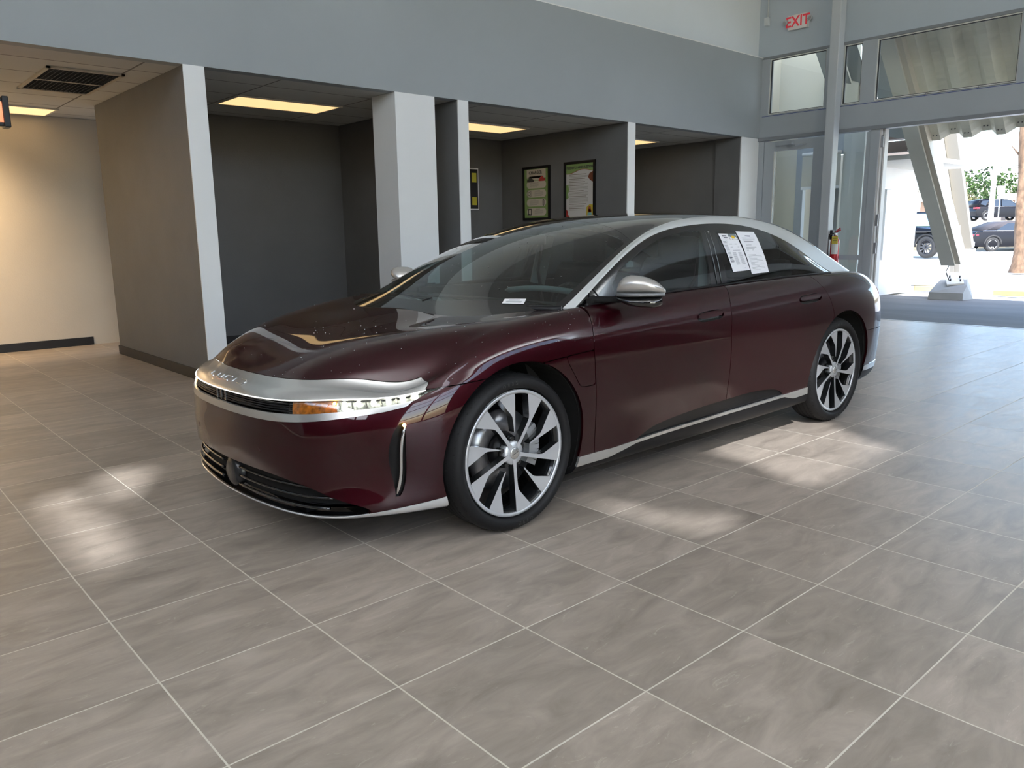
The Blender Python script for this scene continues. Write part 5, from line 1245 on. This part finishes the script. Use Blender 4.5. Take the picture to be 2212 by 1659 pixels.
# -- wheels
m_face = mat('machined_face', (.62, .64, .67), .30, metal=.45, coat=.5); m_dark = mat('wheel_pocket', (.012, .013, .014), .18, coat=.6); m_rub = mat('tyre_rubber', (.010, .010, .011), .60, spec=.3)
def wheel(cx, cz, yo, s, label_rot=0., rad=.3525):
    """yo = outer face of the tyre"""
    w = empty('wheel', (0, 0, 0)); w.parent = CAR
    yy = lambda d: s*(yo-d)
    def L(prof, name, m_, seg=72, closed=True):
        mb = MB(); mb.lathe([(r, yy(d)) for r, d in prof], seg, 'y', (cx, 0, cz), closed=closed); return carbuild(mb, name, m_, w)
    R = rad
    ty = L([(.288, .030), (.296, .010), (.310, .002), (.328, .004), (.341, .016), (R-.003, .034), (R, .055), (R, .112), (R, .165), (R-.003, .184), (.338, .208), (.320, .217), (.292, .210), (.282, .200)], 'tyre', m_rub, 96)
    mb = MB()
    for d in (.070, .098, .130, .155): mb.lathe([(R+.0006, yy(d-.004)), (R+.0006, yy(d+.004))], 96, 'y', (cx, 0, cz))
    carbuild(mb, 'tread_groove', m_liner, w, fix=False)
    mb = MB()
    for k in range(72):
        a = 2*math.pi*k/72; ca, sa = math.cos(a), math.sin(a); c2, s2 = math.cos(a+.035), math.sin(a+.035)
        mb.beam((cx+(R-.010)*ca, yy(.020), cz+(R-.010)*sa), (cx+(R+.001)*c2, yy(.066), cz+(R+.001)*s2), .006, .003, up=(ca, 0, sa))
    carbuild(mb, 'tread_sipe', m_liner, w)
    L([(.262, .032), (.286, .024), (.289, .034), (.280, .045), (.268, .20), (.262, .20), (.256, .06)], 'rim_barrel', m_dark)
    L([(.2685, .0195), (.2835, .0185), (.2838, .024), (.2680, .030)], 'rim_edge', m_face, 96)
    # spokes
    oa = [(.272*math.cos(math.radians(d_)), .272*math.sin(math.radians(d_))) for d_ in (3, 8, 13, 17.5)]
    longp = [(.030, -.011), (.060, -.0088), (.087, -.0084), (.135, -.0072), (.18, -.0062), (.225, -.0052), (.262, -.0050), (.2712, .001)]+oa+[(.254, .0836), (.232, .0655), (.205, .0430), (.180, .0225), (.167, .0148), (.150, .0120), (.120, .0098), (.0636, .0082), (.030, .011)]
    shortp = [(.094, -.0055), (.140, -.0058), (.18, -.0056), (.225, -.0050), (.262, -.0048), (.2712, .001)]+oa+[(.254, .0836), (.232, .0655), (.205, .0425), (.180, .0205), (.167, .0115), (.150, .0072), (.120, .0030), (.094, -.0005)]
    for k in range(10):
        a = label_rot+2*math.pi*k/10; ca, sa = math.cos(a), math.sin(a)
        P = longp if k % 2 == 0 else shortp
        def pt(r, t, kk):
            t2 = t; d = (.030-.010*min(1, r/.27)) if kk else .062
            return Vector((cx+(r*ca-t2*sa)*1.0, yy(d), cz+(r*sa+t2*ca)))
        mb = MB(); A = [mb.bm.verts.new(pt(r, t, 0)) for r, t in P]; B = [mb.bm.verts.new(pt(r, t, 1)) for r, t in P]
        f = mb.bm.faces.new(B); f.material_index = 0
        f = mb.bm.faces.new(A[::-1]); f.material_index = 1
        for i in range(len(P)): q = mb.bm.faces.new((A[i], A[(i+1) % len(P)], B[(i+1) % len(P)], B[i])); q.material_index = 1
        carbuild(mb, 'spoke', [m_face, m_dark], w)
    L([(.001, .026), (.026, .026), (.031, .029), (.050, .031), (.054, .036), (.054, .07), (.001, .07)], 'hub', m_face, 32, False)
    L([(.001, .0225), (.024, .0230), (.027, .026), (.027, .03)], 'centre_cap', m_satin, 32, False)
    mb = MB().beam((cx-.016, yy(.0222), cz-.006), (cx+.016, yy(.0222), cz+.006), .002, .0012, up=(0, 0, 1)); carbuild(mb, 'cap_lettering', m_trim, w)
    for k in range(5):
        a = label_rot+math.pi/5+2*math.pi*k/5; carbuild(MB().tube([(cx+.062*math.cos(a), yy(.040), cz+.062*math.sin(a)), (cx+.062*math.cos(a), yy(.075), cz+.062*math.sin(a))], .011, 8), 'wheel_nut', m_dark, w)
    L([(.030, .115), (.185, .115), (.185, .135), (.030, .135)], 'brake_disc', mat('disc_steel', (.30, .30, .31), .3, metal=.9), 64)
    L([(.001, .075), (.075, .078), (.085, .12), (.001, .12)], 'hub_carrier', m_trim, 32, False)
    mb = MB(); arc = [a0 for a0 in np.linspace(-.55, .55, 9)]
    for a, b in zip(arc, arc[1:]): mb.beam((cx+.165*math.cos(a), yy(.105), cz+.165*math.sin(a)), (cx+.165*math.cos(b), yy(.105), cz+.165*math.sin(b)), .055, .06, up=(math.cos(a), 0, math.sin(a)))
    carbuild(mb, 'brake_caliper', mat('caliper_grey', (.42, .43, .44), .4, metal=.3), w)
    # raised sidewall lettering, moulded black on black
    mb = MB()
    for word, a0 in (('ZERO', -1.45), ('ZERO', 1.70)):
        for i, ch in enumerate(word):
            a = a0-(i-1.5)*.075*s*-1
            def fn(u, v, a=a):
                r = .318+v; t = a+u/.318*s*-1*-1; return Vector((cx+r*math.cos(t), yy(.0005), cz+r*math.sin(t)))
            mb.text(ch, .022, lambda u, v, fn=fn: fn(-u, -v) if False else fn(u, -v if math.sin(a0) < 0 else v))
    carbuild(mb, 'sidewall_lettering', mat('tyre_print', (.05, .05, .05), .5), w, fix=False)
    return w
ROT = math.radians(55)
wheel(.012, .3525, .946, 1, ROT, .3525); wheel(2.965, .356, .950, 1, ROT+.06, .356)
wheel(.012, .3525, .946, -1, ROT, .3525); wheel(2.965, .356, .950, -1, ROT, .356)

# -- papers taped inside the rear door glass, card on the windscreen (things of their own)
def car_to_world(p):
    th = -.00121; x, y, z = p; return Vector((2.20482+x*math.cos(th)+y*math.sin(th), 3.38688+x*math.sin(th)-y*math.cos(th), z))
def sheet_on(name, corners, label, build_marks, base, off=.004):
    """corners (x,z) TL,TR,BR,BL on the driver's side glass"""
    A = GB[0]; sel = A[(A[:, 1] > .6) & (A[:, 7] < 2.4)]
    def P(u, v, k=0):
        (x0, z0), (x1, z1), (x2, z2), (x3, z3) = corners
        x = (x0*(1-u)+x1*u)*(1-v)+(x3*(1-u)+x2*u)*v; z = (z0*(1-u)+z1*u)*(1-v)+(z3*(1-u)+z2*u)*v
        y = ymid(z, x); return car_to_world((x, y+.0035+.0006*k, z))
    def ymid(z, x):
        i = np.argsort((sel[:, 0]-x)**2+(sel[:, 2]-z)**2)[:4]; w_ = 1/((sel[i, 0]-x)**2+(sel[i, 2]-z)**2+1e-6); return float((sel[i, 1]*w_).sum()/w_.sum())
    c = P(.5, .5); t = empty(name, c, 0, label, 'paper')
    mb = MB(); n = 8; G = [[mb.bm.verts.new(P(i/n, j/n)-c) for i in range(n+1)] for j in range(n+1)]
    for j in range(n):
        for i in range(n): mb.bm.faces.new((G[j][i], G[j][i+1], G[j+1][i+1], G[j+1][i]))
    mb.build('sheet', base, t)
    build_marks(t, lambda u, v, k=1: P(u, v, k)-c)
    return t
def marks(t, P, name, rects, m_, k=1):
    mb = MB()
    for (a, b, c_, d) in rects: mb.poly([P(a, b, k), P(c_, b, k), P(c_, d, k), P(a, d, k)])
    mb.build(name, m_, t, fix=False)
m_sheet = mat('paper_white', (.80, .82, .86), .5, emit=(.8, .85, 1), estr=.0); m_ink = mat('paper_ink', (.32, .34, .38), .6); m_ink2 = mat('paper_ink_dark', (.10, .11, .15), .6)
def marks1(t, P):
    marks(t, P, 'picture', [(.52, .0, .98, .155)], mat('paper_photo', (.16, .20, .22), .5)); marks(t, P, 'picture_yellow', [(.66, .05, .84, .13)], mat('paper_yellow', (.75, .50, .03), .5), 2)
    marks(t, P, 'logo', [(.14, .045, .40, .075), (.20, .095, .42, .12)], m_ink2)
    marks(t, P, 'rule', [(.03, .165, .45, .172), (.285, .18, .292, .98)], m_ink)
    marks(t, P, 'text_lines', [(.06, .20+.032*k, .24, .212+.032*k) for k in range(18)]+[(.36, .27, .80, .285), (.36, .35, .48, .36), (.68, .35, .86, .36), (.42, .44, .82, .452)]+[(.34+.32*c, .50+.024*k, .54+.32*c, .510+.024*k) for k in range(14) for c in (0, 1)]+[(.36, .92, .80, .935)], m_ink)
    marks(t, P, 'dark_blocks', [(.06, .62, .22, .645), (.06, .705, .26, .735)], m_ink2, 2)
def marks2(t, P):
    marks(t, P, 'heading', [(.36, .095, .66, .12), (.12, .235, .68, .252)], m_ink2)
    marks(t, P, 'text_lines', [(.14, .15, .80, .158), (.14, .18, .82, .186), (.14, .205, .6, .212), (.2, .315, .50, .325), (.15, .37, .72, .38), (.15, .40, .6, .408), (.14, .44, .25, .448), (.44, .44, .52, .448)]+[(.12, .55+.03*k, (.85 if k % 3 else .55), .557+.03*k) for k in range(13)], m_ink)
sheet_on('window_sticker', [(1.822, 1.286), (2.008, 1.282), (2.060, 1.066), (1.878, 1.062)], 'white price sheet with a small colour picture on the rear door window', marks1, m_sheet)
sheet_on('window_sticker', [(2.022, 1.297), (2.235, 1.292), (2.268, 1.046), (2.072, 1.042)], 'plain white printed form on the rear door window, right of the price sheet', marks2, m_sheet)
cc = car_to_world((.300, .605, .985)); t = empty('windscreen_card', cc, 0, 'small white card with a printed number and bars at the lower corner of the windscreen', 'card')
def on_ws(x, y, d=.004):
    A = GB[0]; i = int(np.argmin((A[:, 0]-x)**2+(A[:, 1]-y)**2+(A[:, 7] < 2.9)*9)); a = A[i]; return car_to_world((x, y, a[2]-(a[3]*(x-a[0])+a[4]*(y-a[1]))/a[5]+d))-cc
q = [on_ws(.250, .575), on_ws(.318, .655), on_ws(.353, .637), on_ws(.285, .557)]
MB().poly(q).build('card', mat('card_white', (.85, .85, .85), .5), t)
def lp(u, v, k=.001): return q[0]*(1-u)*(1-v)+q[1]*u*(1-v)+q[2]*u*v+q[3]*(1-u)*v+Vector((0, 0, k))
mb = MB()
for k in range(16): mb.poly([lp(.15+.045*k, .2), lp(.17+.045*k, .2), lp(.17+.045*k, .5), lp(.15+.045*k, .5)])
for k in range(7): mb.poly([lp(.25+.07*k, .62), lp(.29+.07*k, .62), lp(.29+.07*k, .82), lp(.25+.07*k, .82)])
mb.build('printing', m_ink2, t, fix=False)

# -- water drops on the bonnet and glass
rnd = random.Random(5); mb = MB(); cand = hood[0][hood[0][:, 2] > .72]; cg_ = GB[0][(GB[0][:, 7] > 3.2) & (GB[0][:, 0] < 1.4) & (GB[0][:, 0] > .3)]
for k in range(330):
    src = cand if rnd.random() < .62 else cg_; a = src[rnd.randrange(len(src))]; s = rnd.choice((1, 1, -1)); r = rnd.uniform(.0012, .0030)
    p = Vector((a[0]+rnd.uniform(-.01, .01), s*a[1], a[2])); mb.sphere(p, r, 6, 4, (1, 1, .6))
dr = carbuild(mb, 'water_drops', mat('water_drop', (.8, .82, .85), .03, metal=.8)); dr['kind'] = 'stuff'
